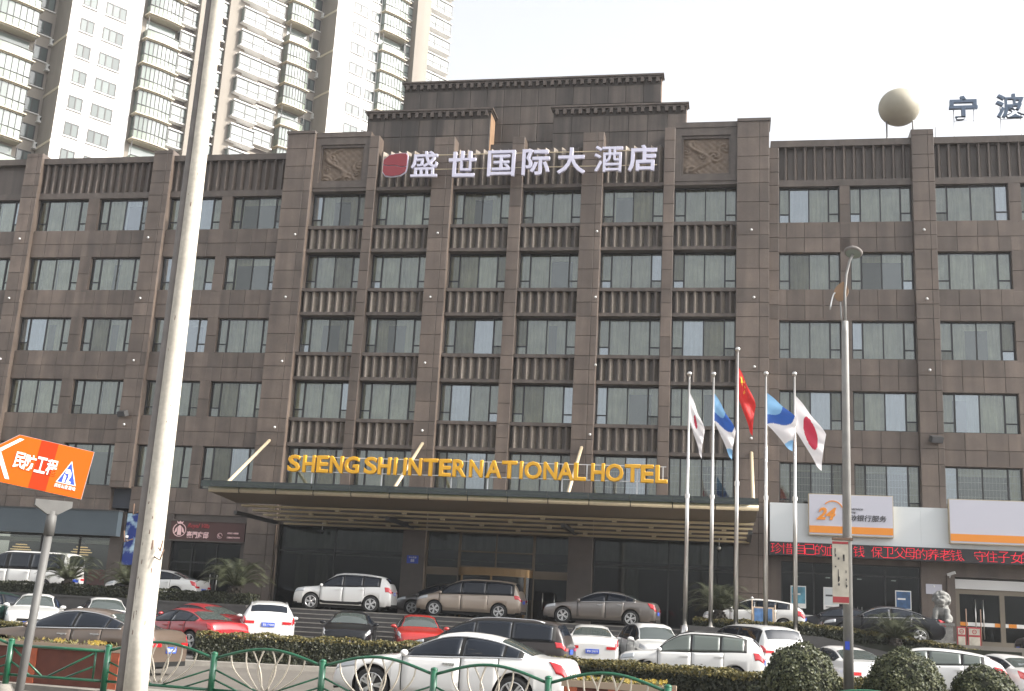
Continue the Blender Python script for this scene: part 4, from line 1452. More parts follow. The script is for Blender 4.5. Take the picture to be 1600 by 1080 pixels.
# street lamp in the verge at right
lamp = thing('street_lamp', 'slim grey street lamp with round head and leaf shaped plate in front of the bank', 'street lamp', (1.99, 21, 0))
b = MB(); b.tube([(0, 0, 0), (.03, 0, 7.15), (.035, 0, 7.35)], [.092, .062, .055], 16)
b.tube([(.035, 0, 7.33), (.04, 0, 7.9), (.07, 0, 8.25), (.13, -.02, 8.5), (.19, -.04, 8.62)], [.026, .024, .022, .022, .022], 8)
b.tube([(-.02, 0, 7.32), (-.03, .0, 7.45), (-.04, 0, 7.72)], .016, 6)
b.build('pole', M['galv'], lamp)
b = MB(); b.lathe([(.001, .055), (.08, .05), (.145, .022), (.17, -.005), (.165, -.03), (.14, -.05), (.001, -.05)], 20)
o = b.build('lamp_head', M['pole_grey'], lamp); o.location = (.20, -.03, 8.68); o.rotation_euler = (R(-20), R(12), 0)
b = MB(); b.lathe([(.135, -.052), (.001, -.062)], 20); b.build('lens', M['hr_glass'], o)
b = MB(); b.prism([(.13 * math.cos(w) * (1 if math.sin(w) < .2 else 1 - .55 * (math.sin(w) - .2)), .19 * math.sin(w)) for w in [2 * math.pi * i / 20 for i in range(20)]], -.012, .012)
o = b.build('leaf_plate', M['tan'], lamp); o.location = (-.02, .03, 7.93); o.rotation_euler = (0, R(14), R(-15))
b = MB(); b.tube([(-.13 - .012 * i, .02, 7.90 - .005 * i * i) for i in range(9)], .014, 6); b.build('curl', M['silver_rail'], lamp)
b = MB(); b.box(-.25, .02, -.115, -.075, 2.28, 3.36); pan = b.build('notice_panel', M['dirty_panel'], lamp)
b = MB(); b.box(-.25, .02, -.119, -.1155, 2.30, 2.40); b.box(-.25, .02, -.119, -.1155, 3.30, 3.34); b.build('red_band', M['sign_red'], pan)
b = MB(); b.box(-.24, .10, -.125, .06, 3.37, 3.41); b.build('panel_cap', M['rust'], lamp)
rnd = random.Random(5)
b = MB()
for i in range(16):
    x = rnd.choice((-.21, -.16, -.07, -.03)); z = rnd.uniform(2.45, 3.2); b.box(x, x + rnd.uniform(.01, .03), -.118, -.1155, z, z + rnd.uniform(.02, .12))
b.build('printed_marks', M['ink'], pan)['kind'] = 'stuff'
b = MB(); b.tube([(.0, 0, 1.45), (.0, 0, 1.62)], .0925, 16)
b.v = [(x, y, z) for x, y, z in b.v]
b = MB(); b.box(-.055, .02, -.098, -.09, 1.52, 1.66); b.build('sticker', M['blue'], lamp)

# flagpoles and flags


def cloth(name, label, pole_x, ztop, dx, dz, hoist, colour_of, mats, folds, stars=None, flip=1):
    t = thing('flag', label, 'flag', (pole_x, 46, ztop - .5), group='flags on the forecourt poles')
    nu, nv = 56, 36
    b = MB()

    def P(u, v):
        env = u ** .7
        y = .10 * env * math.sin(folds * 6.28 * u + 2.6 * v) + .05 * env * math.sin(11 * v + 5 * u)
        x = .045 + dx * u * (1 - .12 * v * u) + .04 * math.sin(9 * u + 3 * v) * env
        z = .2 - hoist * v - dz * u - .12 * dz * math.sin(math.pi * u) * (v - .4) + .05 * math.sin(7 * u) * v
        return (x, y, z)
    for j in range(nv + 1):
        for i in range(nu + 1):
            b.v.append(P(i / nu, j / nv))
    for j in range(nv):
        for i in range(nu):
            q = j * (nu + 1) + i
            b.face((q, q + nu + 1, q + nu + 2, q + 1), colour_of((i + .5) / nu, (j + .5) / nv), True)
    o = b.build('cloth', mats, t)
    if stars:
        for (su, sv, sr) in stars:
            for side in (-1, 1):
                s_ = MB(); pts = []
                for k in range(10):
                    r_ = sr * (1 if k % 2 == 0 else .42); w = math.pi / 2 + math.pi * k / 5
                    p = P(min(.99, su + r_ * math.cos(w)), min(.99, sv - r_ * math.sin(w) * 1.5))
                    pts.append((p[0], p[1] + side * .012, p[2]))
                c = P(su, sv)
                for k in range(10):
                    s_.poly([(c[0], c[1] + side * .012, c[2]), pts[k], pts[(k + 1) % 10]])
                s_.build('star', M['flag_yellow'], o)
    return t


M['flag_white'] = leaf_mat('white_flag_cloth', (.80, .77, .78), (.80, .77, .78), .35)
M['flag_red'] = leaf_mat('red_flag_cloth', (.62, .018, .015), (.62, .018, .015), .3)
M['flag_rose'] = leaf_mat('crimson_flag_print', (.52, .02, .06), (.52, .02, .06), .3)
M['flag_blue'] = leaf_mat('blue_flag_cloth', (.02, .10, .42), (.02, .10, .42), .3)
M['flag_sky'] = leaf_mat('sky_blue_flag_cloth', (.22, .45, .72), (.22, .45, .72), .35)
M['flag_yellow'] = mat('yellow_star', (.85, .60, .03), .6)
FP_ = [(-1.71, 11.85, 'leftmost'), (-.735, 11.85, 'second'), (.22, 12.9, 'tallest, middle'), (1.342, 11.9, 'fourth'), (2.46, 11.9, 'rightmost')]
base_z = [1.62, 1.62, 1.62, 1.62, 1.62]
pm0 = None
for i, (x, zt_, nm) in enumerate(FP_):
    t = thing('flagpole', f'{nm} of the five steel flagpoles in the planted bed', 'flagpole', (x, 46.2, 1.6), group='steel flagpoles before the hotel')
    h = zt_ - 1.6
    b = MB(); b.tube([(0, 0, .0), (0, 0, h * .52), (0, 0, h * .525), (0, 0, h)], [.09, .075, .062, .042], 12); b.build('shaft', M['steel'], t)
    b = MB(); b.lathe([(.10, h * .515), (.10, h * .53)], 12); b.build('joint_ring', M['steel'], t)
    b = MB(); b.ball((0, 0, h + .09), .10, n=12, k=8); b.build('finial', M['steel'], t)
    b = MB(); b.lathe([(.001, .34), (.16, .34), (.17, .0)], 12); b.build('base_cap', M['steel'], t)


def swoosh(u, v):
    d = u * .95 + v * .75 - .12 * math.sin(5 * v)
    if d < .52:
        return 0
    if d < .86:
        return 1
    return 2 if d < 1.45 else 0


cloth('flag', 'white flag with small crimson disc on the leftmost pole, hanging narrow', -1.71, 11.4, .60, 1.55, 1.15, lambda u, v: 1 if (u - .42) ** 2 + ((v - .45) * .66) ** 2 < .012 else 0, [M['flag_white'], M['flag_rose']], .6)
cloth('flag', 'light and dark blue flag with white lower edge on the second pole', -.735, 11.4, .84, 1.55, 1.15, swoosh, [M['flag_sky'], M['flag_blue'], M['flag_white']], .9)
cloth('flag', 'red flag with yellow stars on the tallest middle pole', .22, 12.5, .66, 1.55, 1.3, lambda u, v: 0, [M['flag_red']], 1.2, stars=[(.17, .25, .10), (.34, .10, .035), (.40, .20, .035), (.40, .33, .035), (.34, .43, .035)])
cloth('flag', 'light blue flag with dark blue and white swoosh on the fourth pole', 1.342, 11.45, 1.14, 1.05, 1.3, swoosh, [M['flag_sky'], M['flag_blue'], M['flag_white']], .8)
cloth('flag', 'white flag with large crimson disc on the rightmost pole', 2.46, 11.35, 1.12, 1.55, 1.45, lambda u, v: 1 if ((u - .50) / .24) ** 2 + ((v - .48) / .33) ** 2 < 1 else 0, [M['flag_white'], M['flag_rose']], .7)

# easel board beside the white hatchback
eb = thing('picture_board', 'small blue picture board on a wooden easel among the flagpoles', 'board', (at_y(1193, 955, 47.0).x, 47.0, 2.15))
b = MB(); b.box(-.42, .42, -.02, .02, 0, .66); o = b.build('board', M['planter_rim'], eb); o.rotation_euler = (R(-10), 0, R(8))
b = MB(); b.box(-.35, .35, -.03, -.021, .06, .60); b.build('print', M['poster_blue'], o)
b = MB(); b.tube([(-.46, .02, -.55), (-.44, .0, .95)], .025, 6); b.build('leg', M['planter_rim'], eb)
b = MB(); b.tube([(.46, .02, -.55), (.44, 0, .75)], .025, 6); b.build('leg', M['planter_rim'], eb)
b = MB(); b.ball((-.44, 0, .98), .05, n=8, k=5); b.build('knob', M['white_paint'], eb)

# guardian lion
ln = thing('stone_lion', 'grey carved stone guardian lion on a pedestal beside the bank door', 'statue', (8.46, 50.2, PLAT))
b = MB(); b.box(-.42, .42, -.5, .5, 0, .12); b.box(-.34, .34, -.42, .42, .12, .72); b.box(-.40, .40, -.48, .48, .72, .82); b.build('pedestal', M['lion'], ln)
b = MB()
b.ball((0, .16, 1.12), .33, .36, .34, 14, 9)
b.ball((0, -.05, 1.32), .30, .26, .36, 14, 9)
b.ball((0, -.12, 1.75), .30, .28, .28, 16, 10)
b.ball((0, -.36, 1.66), .17, .14, .12, 12, 8)
b.ball((0, -.33, 1.53), .14, .12, .06, 10, 6)
b.ball((-.11, -.36, 1.82), .06, n=8, k=6); b.ball((.11, -.36, 1.82), .06, n=8, k=6); b.ball((0, -.48, 1.71), .06, .05, .045, 8, 6)
for sx in (-1, 1):
    b.tube([(sx * .20, -.18, 1.35), (sx * .23, -.30, 1.1), (sx * .22, -.34, .86)], [.14, .11, .10], 10)
    b.ball((sx * .22, -.40, .88), .11, .14, .08, 10, 6)
    b.ball((sx * .26, .14, 1.0), .16, .26, .2, 10, 7); b.ball((sx * .28, -.06, .88), .10, .16, .07, 10, 6)
    b.ball((sx * .26, -.02, 1.92), .07, .05, .09, 8, 6)
rnd = random.Random(2)
for i in range(70):
    w = rnd.uniform(0, 6.28); e = rnd.uniform(-.5, 1.4)
    x, y, z = math.cos(w) * math.cos(e), math.sin(w) * math.cos(e), math.sin(e)
    if y < -.45 and z < .55:
        continue
    b.ball((.31 * x, -.10 + .29 * y, 1.74 + .31 * z), .075, n=7, k=5)
o = b.build('lion', M['lion'], ln)
o.rotation_euler = (0, 0, R(-12))
rm = o.modifiers.new('remesh', 'REMESH'); rm.mode = 'VOXEL'; rm.voxel_size = .026; rm.use_smooth_shade = True
# red and white entrance notices
for x_, lab in ((1503, 'narrow red notice stand with white panels left of the door pulls'), (1523, 'wider red notice stand with white panels right of the door pulls')):
    p = at_y(x_, 1010, 49.0)
    t = thing('notice_stand', lab, 'sign', (p.x, 49.0, PLAT - .3), group='red notice stands by the bank doors')
    w = .17 if x_ < 1510 else .24
    b = MB(); b.box(-w, w, -.03, .03, .1, 1.0); b.build('board', M['sign_red'], t)
    b = MB(); b.box(-w + .04, w - .04, -.045, -.031, .16, .62); b.build('panel', M['dirty_panel'], t)
    b = MB(); b.box(-w + .04, w - .04, -.045, -.031, .70, .94); q = b.build('panel', M['dirty_panel'], t)
    b = MB(); b.lathe([(.06, -.05), (.09, -.05)], 12, (0, 0, .82), axis='y'); b.box(-.05, .05, -.05, -.046, .81, .83); b.build('symbol', M['sign_red'], t)
    b = MB(); b.box(-w - .04, w + .04, -.1, .1, 0, .1); b.build('stand', M['sign_red'], t)
    b = MB(); b.tube([(w + .03, .02, .1), (w + .03, .02, 1.7)], .022, 8); b.build('post', M['rust'], t)

# ---------------------------------------------------------------- green street railing and planters
FX = [(-14.55, 19.15), (-12.50, 19.0), (-10.62, 19.0), (-8.53, 18.75), (-6.50, 18.45), (-4.53, 18.05), (-2.66, 17.65), (-.87, 17.35), (.95, 17.1), (2.8, 16.85), (4.6, 16.6)]
fence = thing('street_railing', 'green enamelled street railing with cream leaf shaped bars along the kerb', 'railing', (-5, 18, 0))
ZP, ZB = .885, .33
for i, (x, y) in enumerate(FX):
    b = MB(); b.tube([(x, y, .1), (x, y, ZP)], .055, 12); b.ball((x, y, ZP), .06, .06, .035, 12, 6)
    p = b.build('post', M['fence_green'], fence, True)
    b = MB(); b.lathe([(.001, .14), (.10, .14), (.16, .04), (.17, -.12)], 14, (x, y, 0)); b.build('footing', M['kerb'] if i % 2 else M['dark_metal'], p)
for i in range(len(FX) - 1):
    A_, B_ = Vector((*FX[i], 0)), Vector((*FX[i + 1], 0))
    L_ = (B_ - A_).length
    d = (B_ - A_) / L_

    def q(s, z, o_=0.0):
        return A_ + d * (s * L_) + Vector((0, o_, z))
    straight = i in (1, 7)
    if straight:
        b = MB(); b.tube([q(.02, .80), q(.98, .80)], .026, 8); b.build('top_rail', M['fence_green'], fence, True)
        b = MB(); b.tube([q(.02, ZB - .03), q(.98, ZB - .03)], .024, 8); b.build('bottom_rail', M['fence_green'], fence, True)
        for s0, z0, s1, z1 in ((.03, .75, .36, ZB - .02), (.03, .52, .24, ZB - .02), (.86, .75, .42, ZB - .02), (.86, .52, .60, ZB - .02), (.88, .79, .88, ZB - .02)):
            b = MB(); b.tube([q(s0, z0), q(s1, z1)], .019, 6); b.build('brace', M['fence_green'], fence, True)
    else:
        def top(s):
            return .81 + .20 * math.sin(math.pi * s) ** 1.1
        b = MB(); b.tube([q(.03 + .94 * k / 16, top(.03 + .94 * k / 16)) for k in range(17)], .024, 8); b.build('top_rail', M['fence_green'], fence, True)
        b = MB(); b.tube([q(.02, ZB - .03), q(.98, ZB - .03)], .024, 8); b.build('bottom_rail', M['fence_green'], fence, True)
        for s0, z0, s1, z1 in ((.03, .62, .46, ZB - .02), (.97, .62, .54, ZB - .02), (.03, .46, .25, ZB - .02), (.97, .46, .75, ZB - .02)):
            b = MB(); b.tube([q(s0, z0), q(s1, z1)], .016, 6); b.build('brace', M['fence_green'], fence, True)
        for sb, st_, bow in ((.49, .46, -.10), (.51, .54, .10), (.44, .30, -.08), (.56, .70, .08), (.40, .16, -.12), (.60, .84, .12), (.47, .36, .05), (.53, .64, -.05)):
            zb_ = ZB + .02
            pts = []
            for k in range(11):
                w = k / 10
                s = sb + (st_ - sb) * w + bow * math.sin(math.pi * w) * .55
                pts.append(q(s, zb_ + (top(st_) - .02 - zb_) * w))
            b = MB(); b.tube(pts, .0135, 6); b.build('leaf_bar', M['fence_cream'], fence, True)


def planter(label, a, c, n):
    A_, B_ = Vector(a), Vector(c)
    L_ = (B_ - A_).length
    t = thing('flower_planter', label, 'planter', (*((A_ + B_) / 2)[:2], .1), math.atan2(B_.y - A_.y, B_.x - A_.x), 'terracotta planters behind the railing')
    b = MB(); b.box(-L_ / 2, L_ / 2, 0, .5, 0, .68); b.build('box', M['terracotta'], t)
    b = MB(); b.box(-L_ / 2 - .03, L_ / 2 + .03, -.04, .0, .64, .74); b.box(-L_ / 2 - .03, L_ / 2 + .03, .5, .54, .64, .74); b.build('rim', M['planter_rim'], t)
    for s in ((-L_ / 2 + .02), 0 - .1, L_ / 2 - .22):
        b = MB(); b.box(s, s + .2, -.035, .0, 0, .635); b.box(s, s + .2, -.045, -.036, .5, .56); b.build('corner_post', M['terracotta_light'], t)
    rnd = random.Random(n)
    lf = MB(); fl_ = MB()
    for i in range(420):
        x, y = rnd.uniform(-L_ / 2 + .05, L_ / 2 - .05), rnd.uniform(.03, .47)
        z = .70 + rnd.random() ** 2 * .10
        w = rnd.uniform(0, 6.28); s = rnd.uniform(.02, .05)
        lf.poly([(x - s * math.cos(w), y - s * math.sin(w), z - .03), (x + .5 * s * math.sin(w), y - .5 * s * math.cos(w), z), (x + s * math.cos(w), y + s * math.sin(w), z + rnd.uniform(.01, .05)), (x - .5 * s * math.sin(w), y + .5 * s * math.cos(w), z)])
    for i in range(46):
        g_ = rnd.choice((-.35, .1, .32)) * L_ + rnd.gauss(0, .12)
        x, y = max(-L_ / 2, min(L_ / 2, g_)), rnd.uniform(.05, .45)
        z = .76 + rnd.uniform(0, .05)
        for k in range(5):
            w = 6.28 * k / 5; s = rnd.uniform(.018, .03)
            fl_.poly([(x, y, z), (x + s * math.cos(w - .5), y - .01, z + s * math.sin(w - .5)), (x + 1.4 * s * math.cos(w), y - .02, z + 1.4 * s * math.sin(w)), (x + s * math.cos(w + .5), y - .01, z + s * math.sin(w + .5))])
    lf.build('foliage', M['flower_leaf'], t)['kind'] = 'stuff'
    fl_.build('flowers', M['flower'], t)['kind'] = 'stuff'


planter('long terracotta planter with yellow flowers behind the railing at far left', (-14.6, 20.2), (-10.85, 19.9), 1)
planter('terracotta planter with a tan rim and pale flowers behind the railing below the hedge', (-2.55, 18.55), (-.92, 18.3), 2)

# ================================================================ plants


def leaf_quad(mb, p, n, s, rnd, mi=0):
    n = n.normalized()
    a = n.orthogonal().normalized()
    a.rotate(Matrix.Rotation(rnd.uniform(0, 6.28), 3, n))
    b = n.cross(a)
    mb.poly([p - a * s, p - b * s * .55 + n * s * .1, p + a * s, p + b * s * .55 + n * s * .1], mi)


def hedge(label, line, w, h, dens, s=.045, m='hedge', z0=.1, group='clipped hedges', zt=None, ragged=.05):
    """line: two or more (x, y); w width; leaves over the top and sides of a dark core; zt: tops at line points"""
    x_, y_ = line[0]
    t = thing('clipped_hedge', label, 'hedge', (x_, y_, z0), group=group)
    rnd = random.Random(int(x_ * 10))
    core = MB(); lv = MB()
    for i in range(len(line) - 1):
        A_, B_ = Vector((*line[i], 0)), Vector((*line[i + 1], 0))
        ha, hb = (h, h) if zt is None else (zt[i] - z0, zt[i + 1] - z0)
        d = (B_ - A_); L_ = d.length; d /= L_
        nn = Vector((d.y, -d.x, 0))
        o = A_ - Vector((x_, y_, 0))

        def pt(s, q, z):
            return o + d * s + nn * q + Vector((0, 0, z))
        e = .07
        c = [pt(s, q, z) for s, hh in ((e, ha), (L_ - e, hb)) for q in (w / 2 - e, -w / 2 + e) for z in (0, hh - e)]
        b0 = len(core.v); core.v.extend(tuple(p) for p in c)
        for f in ((0, 4, 5, 1), (2, 3, 7, 6), (1, 5, 7, 3), (0, 1, 3, 2), (4, 6, 7, 5)):
            core.face([b0 + k for k in f])
        N = int(L_ * (w + 2 * (ha + hb) / 2) * dens)
        for k in range(N):
            s = rnd.uniform(0, L_)
            hh = ha + (hb - ha) * s / L_
            r = rnd.random() * (w + 1.6 * hh)
            bump = ragged * math.sin(s * 5.1 + 1) * math.sin(s * 2.3)
            if r < w:
                q = rnd.uniform(-w / 2, w / 2); mi_ = 0; p = pt(s, q, hh + bump + rnd.gauss(0, .02)); n = Vector((rnd.gauss(0, .6), rnd.gauss(0, .6), 1))
            elif r < w + 1.2 * hh:
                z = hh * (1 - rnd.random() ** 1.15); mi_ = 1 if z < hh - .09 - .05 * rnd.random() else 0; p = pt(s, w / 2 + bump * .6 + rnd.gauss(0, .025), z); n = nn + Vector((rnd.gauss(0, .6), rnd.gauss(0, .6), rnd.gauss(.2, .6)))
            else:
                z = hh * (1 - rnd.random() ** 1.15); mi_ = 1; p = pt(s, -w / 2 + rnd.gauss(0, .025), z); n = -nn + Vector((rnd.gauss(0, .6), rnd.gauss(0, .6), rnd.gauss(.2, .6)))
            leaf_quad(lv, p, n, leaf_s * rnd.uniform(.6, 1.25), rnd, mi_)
        for end, sgn_, hh in ((0, -1, ha), (L_, 1, hb)):
            for k in range(int(w * hh * dens)):
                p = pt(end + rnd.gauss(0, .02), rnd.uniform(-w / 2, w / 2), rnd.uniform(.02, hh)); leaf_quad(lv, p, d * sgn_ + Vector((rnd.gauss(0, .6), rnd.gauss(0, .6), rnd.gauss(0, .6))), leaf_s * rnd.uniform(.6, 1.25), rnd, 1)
    core.build('stems', M['soil'], t)
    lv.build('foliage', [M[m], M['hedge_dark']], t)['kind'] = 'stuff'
    return t


leaf_s = .045
hedge('long clipped hedge with yellow-green top behind the brown sedan, left of the white sedan', [(-15.4, 32.6), (-9.0, 34.7)], 1.1, .78, 620, z0=.12)
hedge('dark clipped hedge right of the white sedan, in front of the small white crossover', [(-4.3, 29.2), (.9, 26.6), (3.8, 25.4)], 1.3, .74, 700, z0=.12)
hedge('short piece of low hedge at the left edge, before the dark green car', [(-27.5, 37.4), (-23.2, 37.4)], 1.2, .62, 500, z0=.12)
leaf_s = .055
hedge('dark hedge on the retaining wall below the minibus and the white saloon', [(-46, 46.9), (-19.8, 46.9)], 1.0, .62, 330, m='hedge_dark', z0=1.62)
hedge('flowering hedge strip between the steps and the flagpoles', [(-1.4, 47.1), (2.4, 47.0)], 1.0, .6, 500, z0=1.62)
hedge('low hedge dropping along the ramp wall before the black sedan', [(2.6, 46.9), (6.3, 46.9), (9.4, 46.9)], 1.0, .6, 480, z0=1.0, zt=[2.28, 1.98, 1.55])
leaf_s = .038


def ball_shrub(label, c, r, n, seed):
    t = thing('ball_shrub', label, 'shrub', (c[0], c[1], 0), group='round clipped shrubs at the kerb')
    rnd = random.Random(seed)
    b = MB(); b.ball((0, 0, c[2]), r * .93, r * .93, r * .93, 20, 14); b.tube([(0, 0, 0), (0, 0, c[2])], .06, 6); b.build('stems', M['soil'], t)
    lv = MB()
    for i in range(n):
        v = Vector((rnd.gauss(0, 1), rnd.gauss(0, 1), rnd.gauss(0, 1))).normalized()
        k = 1 + .06 * math.sin(7 * v.x + seed) * math.sin(6 * v.z + 2) + .035 * math.sin(15 * v.y + 9 * v.x) + (rnd.uniform(.02, .09) if rnd.random() < .03 else 0)
        if math.sin(11 * v.x + seed * 2) * math.sin(10 * v.y) * math.sin(9 * v.z + seed) > .42 and rnd.random() < .8:
            continue
        p = v * (r * k * rnd.uniform(.94, 1.02)) + Vector((0, 0, c[2]))
        if p.z < .05:
            continue
        leaf_quad(lv, p, v + Vector((rnd.gauss(0, .5), rnd.gauss(0, .5), rnd.gauss(0, .5))), rnd.uniform(.017, .036), rnd)
    lv.build('foliage', M['ball'], t)['kind'] = 'stuff'


ball_shrub('round clipped shrub left of the street lamp', (1.17, 20.6, .96), .615, 10500, 1)
ball_shrub('largest round clipped shrub, just right of the street lamp', (2.86, 20.6, .94), .63, 10500, 2)
ball_shrub('round clipped shrub nearest the right edge', (4.12, 20.7, .85), .535, 9000, 3)
ball_shrub('low dark shrub squeezed between the hedge and the left round shrub', (.55, 20.9, .42), .42, 2200, 4)


_fr = []
for v in range(4):
    rnd = random.Random(40 + v)
    b = MB()
    L_ = 1.15
    rise = (1.25, .95, .55, 1.5)[v]
    pts = []
    for k in range(15):
        s = k / 14
        pts.append(Vector((L_ * s * (1 - .12 * s), 0, rise * s - (rise * .72 + .10) * s ** 2.6)))
    b.tube(pts[::2], [.014, .013, .012, .010, .008, .006, .004, .003], 4)
    for k in range(2, 44):
        s = k / 44
        i = min(13, int(s * 14)); f = s * 14 - i
        p = pts[i].lerp(pts[i + 1], f)
        tdir = (pts[i + 1] - pts[i]).normalized()
        ll = .30 * math.sin(math.pi * min(1, s * .92 + .10)) ** .6
        for sd in (-1, 1):
            tip = p + tdir * ll * .55 + Vector((0, sd * ll * .8, .10 * ll - .25 * ll * ll))
            w = tdir * .0065
            b.poly([p - w, p + w, tip])
    _fr.append(b.mesh('frond', M['cycad']))


def cycad(label, x, y, z, sc, n, seed):
    t = thing('cycad', label, 'palm', (x, y, z), group='cycad palms in the planted beds')
    rnd = random.Random(seed)
    b = MB(); b.tube([(0, 0, 0), (0, 0, .35 * sc), (0, 0, .6 * sc)], [.17 * sc, .18 * sc, .12 * sc], 10)
    for k in range(40):
        w = k * 2.4; zz = .05 + .012 * k
        b.ball((.17 * sc * math.cos(w), .17 * sc * math.sin(w), zz * sc), .045 * sc, n=5, k=3)
    b.build('trunk', M['bark'], t)
    for k in range(n):
        w = k * 2.39996 + rnd.uniform(-.2, .2)
        e = k / n
        inst('frond', _fr[(2 if e < .3 else 1 if e < .6 else 0 if e < .85 else 3)], t, (0, 0, .55 * sc), (rnd.uniform(-.1, .1), rnd.uniform(-.15, .1) - .55 * max(0, e - .55), w), (sc * rnd.uniform(.85, 1.1),) * 3)


cycad('cycad in front of the white minibus', -28.5, 46.8, 1.62, 1.45, 46, 1)
cycad('dark cycad half hidden by the big pole', -25.7, 46.9, 1.62, 1.25, 40, 2)
cycad('dark cycad before the club doors, left of the entrance', -20.8, 47.0, 1.62, 1.6, 46, 3)
cycad('cycad behind the flagpoles right of the entrance drive', -.45, 47.6, 1.75, 1.45, 46, 4)
cycad('sunlit drooping cycad in front of the black sedan', 6.1, 46.3, 1.15, 1.25, 44, 5)

# ================================================================ cars
def pchip(pts, x):
    X = [p[0] for p in pts]; Y = [p[1] for p in pts]
    n = len(X)
    h = [X[i + 1] - X[i] for i in range(n - 1)]
    dl = [(Y[i + 1] - Y[i]) / h[i] for i in range(n - 1)]
    m = [dl[0]] + [0 if dl[i - 1] * dl[i] <= 0 else 2 * dl[i - 1] * dl[i] / (dl[i - 1] + dl[i]) for i in range(1, n - 1)] + [dl[-1]]
    x = min(max(x, X[0]), X[-1])
    i = 0
    while i < n - 2 and x > X[i + 1]:
        i += 1
    t = (x - X[i]) / h[i]
    return (2 * t ** 3 - 3 * t * t + 1) * Y[i] + (t ** 3 - 2 * t * t + t) * h[i] * m[i] + (-2 * t ** 3 + 3 * t * t) * Y[i + 1] + (t ** 3 - t * t) * h[i] * m[i + 1]


BODY = {
    'sedan': dict(
        top=[(0, .40), (.008, .49), (.03, .55), (.10, .60), (.20, .645), (.275, .675), (.30, .70), (.37, .84), (.44, .945), (.49, .985), (.55, 1.0), (.63, .985), (.70, .945), (.78, .855), (.865, .745), (.90, .735), (.965, .725), (.985, .69), (1, .56)],
        belt=[(0, .37), (.02, .48), (.1, .555), (.28, .635), (.5, .655), (.75, .69), (.9, .70), (.98, .65), (1, .52)],
        wheels=(.185, .785), shield=(.302, .438), rear=(.715, .853), side=[(.335, .553), (.568, .735), (.745, .80)], tail=(.958, .9975, 2.9, 3.95), lid=.70, wr=.62, hatch=False),
    'suv': dict(
        top=[(0, .40), (.008, .50), (.035, .565), (.12, .605), (.235, .635), (.26, .655), (.33, .81), (.39, .915), (.45, .975), (.53, 1.0), (.70, .995), (.84, .965), (.905, .935), (.93, .90), (.975, .76), (.985, .70), (1, .60)],
        belt=[(0, .37), (.02, .49), (.1, .545), (.26, .595), (.6, .625), (.88, .66), (.965, .66), (1, .575)],
        wheels=(.19, .80), shield=(.263, .385), rear=(.925, .972), side=[(.30, .50), (.515, .70), (.715, .865)], tail=(.94, .996, 3.0, 4.05), lid=.60, wr=.68, hatch=True),
    'mpv': dict(
        top=[(0, .36), (.008, .45), (.04, .52), (.11, .575), (.17, .615), (.20, .65), (.29, .82), (.37, .92), (.44, .975), (.55, 1.0), (.78, .99), (.90, .96), (.935, .93), (.95, .88), (.98, .71), (.988, .65), (1, .55)],
        belt=[(0, .33), (.02, .45), (.1, .525), (.2, .565), (.6, .585), (.9, .60), (.97, .60), (1, .525)],
        wheels=(.185, .80), shield=(.203, .36), rear=(.94, .975), side=[(.25, .43), (.442, .66), (.672, .915)], tail=(.945, .996, 3.2, 4.1), lid=.56, wr=.74, hatch=True),
    'van': dict(
        top=[(0, .30), (.006, .40), (.03, .47), (.09, .53), (.13, .57), (.21, .80), (.28, .935), (.34, .985), (.42, 1.0), (.92, .995), (.965, .975), (.985, .93), (.993, .70), (1, .45)],
        belt=[(0, .28), (.02, .40), (.08, .49), (.2, .54), (.9, .56), (.985, .55), (1, .42)],
        wheels=(.17, .78), shield=(.14, .27), rear=(.984, .993), side=[(.22, .36), (.40, .60), (.63, .93)], tail=(.975, .997, 2.6, 3.9), lid=.52, wr=.80, hatch=True),
    'hatch': dict(
        top=[(0, .42), (.008, .51), (.03, .57), (.10, .615), (.20, .66), (.26, .70), (.34, .85), (.42, .955), (.48, .99), (.55, 1.0), (.68, .985), (.80, .945), (.87, .905), (.90, .87), (.965, .75), (.98, .68), (1, .58)],
        belt=[(0, .39), (.02, .50), (.1, .57), (.26, .635), (.6, .675), (.86, .71), (.96, .68), (1, .555)],
        wheels=(.19, .80), shield=(.265, .41), rear=(.895, .963), side=[(.30, .52), (.535, .72), (.735, .84)], tail=(.925, .995, 2.9, 4.05), lid=.62, wr=.64, hatch=True),
}
PLAN = [(0, .74), (.01, .80), (.03, .87), (.07, .935), (.15, .985), (.30, 1.0), (.75, 1.0), (.90, .975), (.955, .945), (.98, .91), (1, .84)]

M['car_glass'] = mat('car_window_glass', (.008, .011, .017), .03, spec=.42)
M['windshield'] = mat('windscreen_glass', (.045, .055, .052), .03, spec=1.0)
M['car_glass_pale'] = mat('clear_car_glass', (.085, .10, .09), .03, spec=.8)
M['tyre'] = mat('tyre_rubber', (.018, .018, .018), .85)
M['rim'] = mat('alloy_rim', (.55, .55, .55), .3, .8)
M['rim_dark'] = mat('rim_shadow', (.03, .03, .03), .6)
M['trim'] = mat('black_trim', (.015, .015, .015), .6, spec=.2)
M['chrome'] = mat('chrome_trim', (.65, .65, .65), .2, .9)
M['tail_red'] = mat('taillight_red', (.48, .012, .018), .12, spec=.7, coat=.6)
M['lens'] = mat('headlight_lens', (.38, .40, .42), .08, spec=.8, coat=.5)
M['plate_blue'] = mat('blue_number_plate', (.03, .09, .50), .4)


def paint(name, col, metal=0.0, rough=.28):
    c = tuple(v * .74 for v in col)
    return mat(name, c, rough, metal, spec=.5 if max(col) > .1 else .25, coat=.8 if max(col) > .1 else .25)


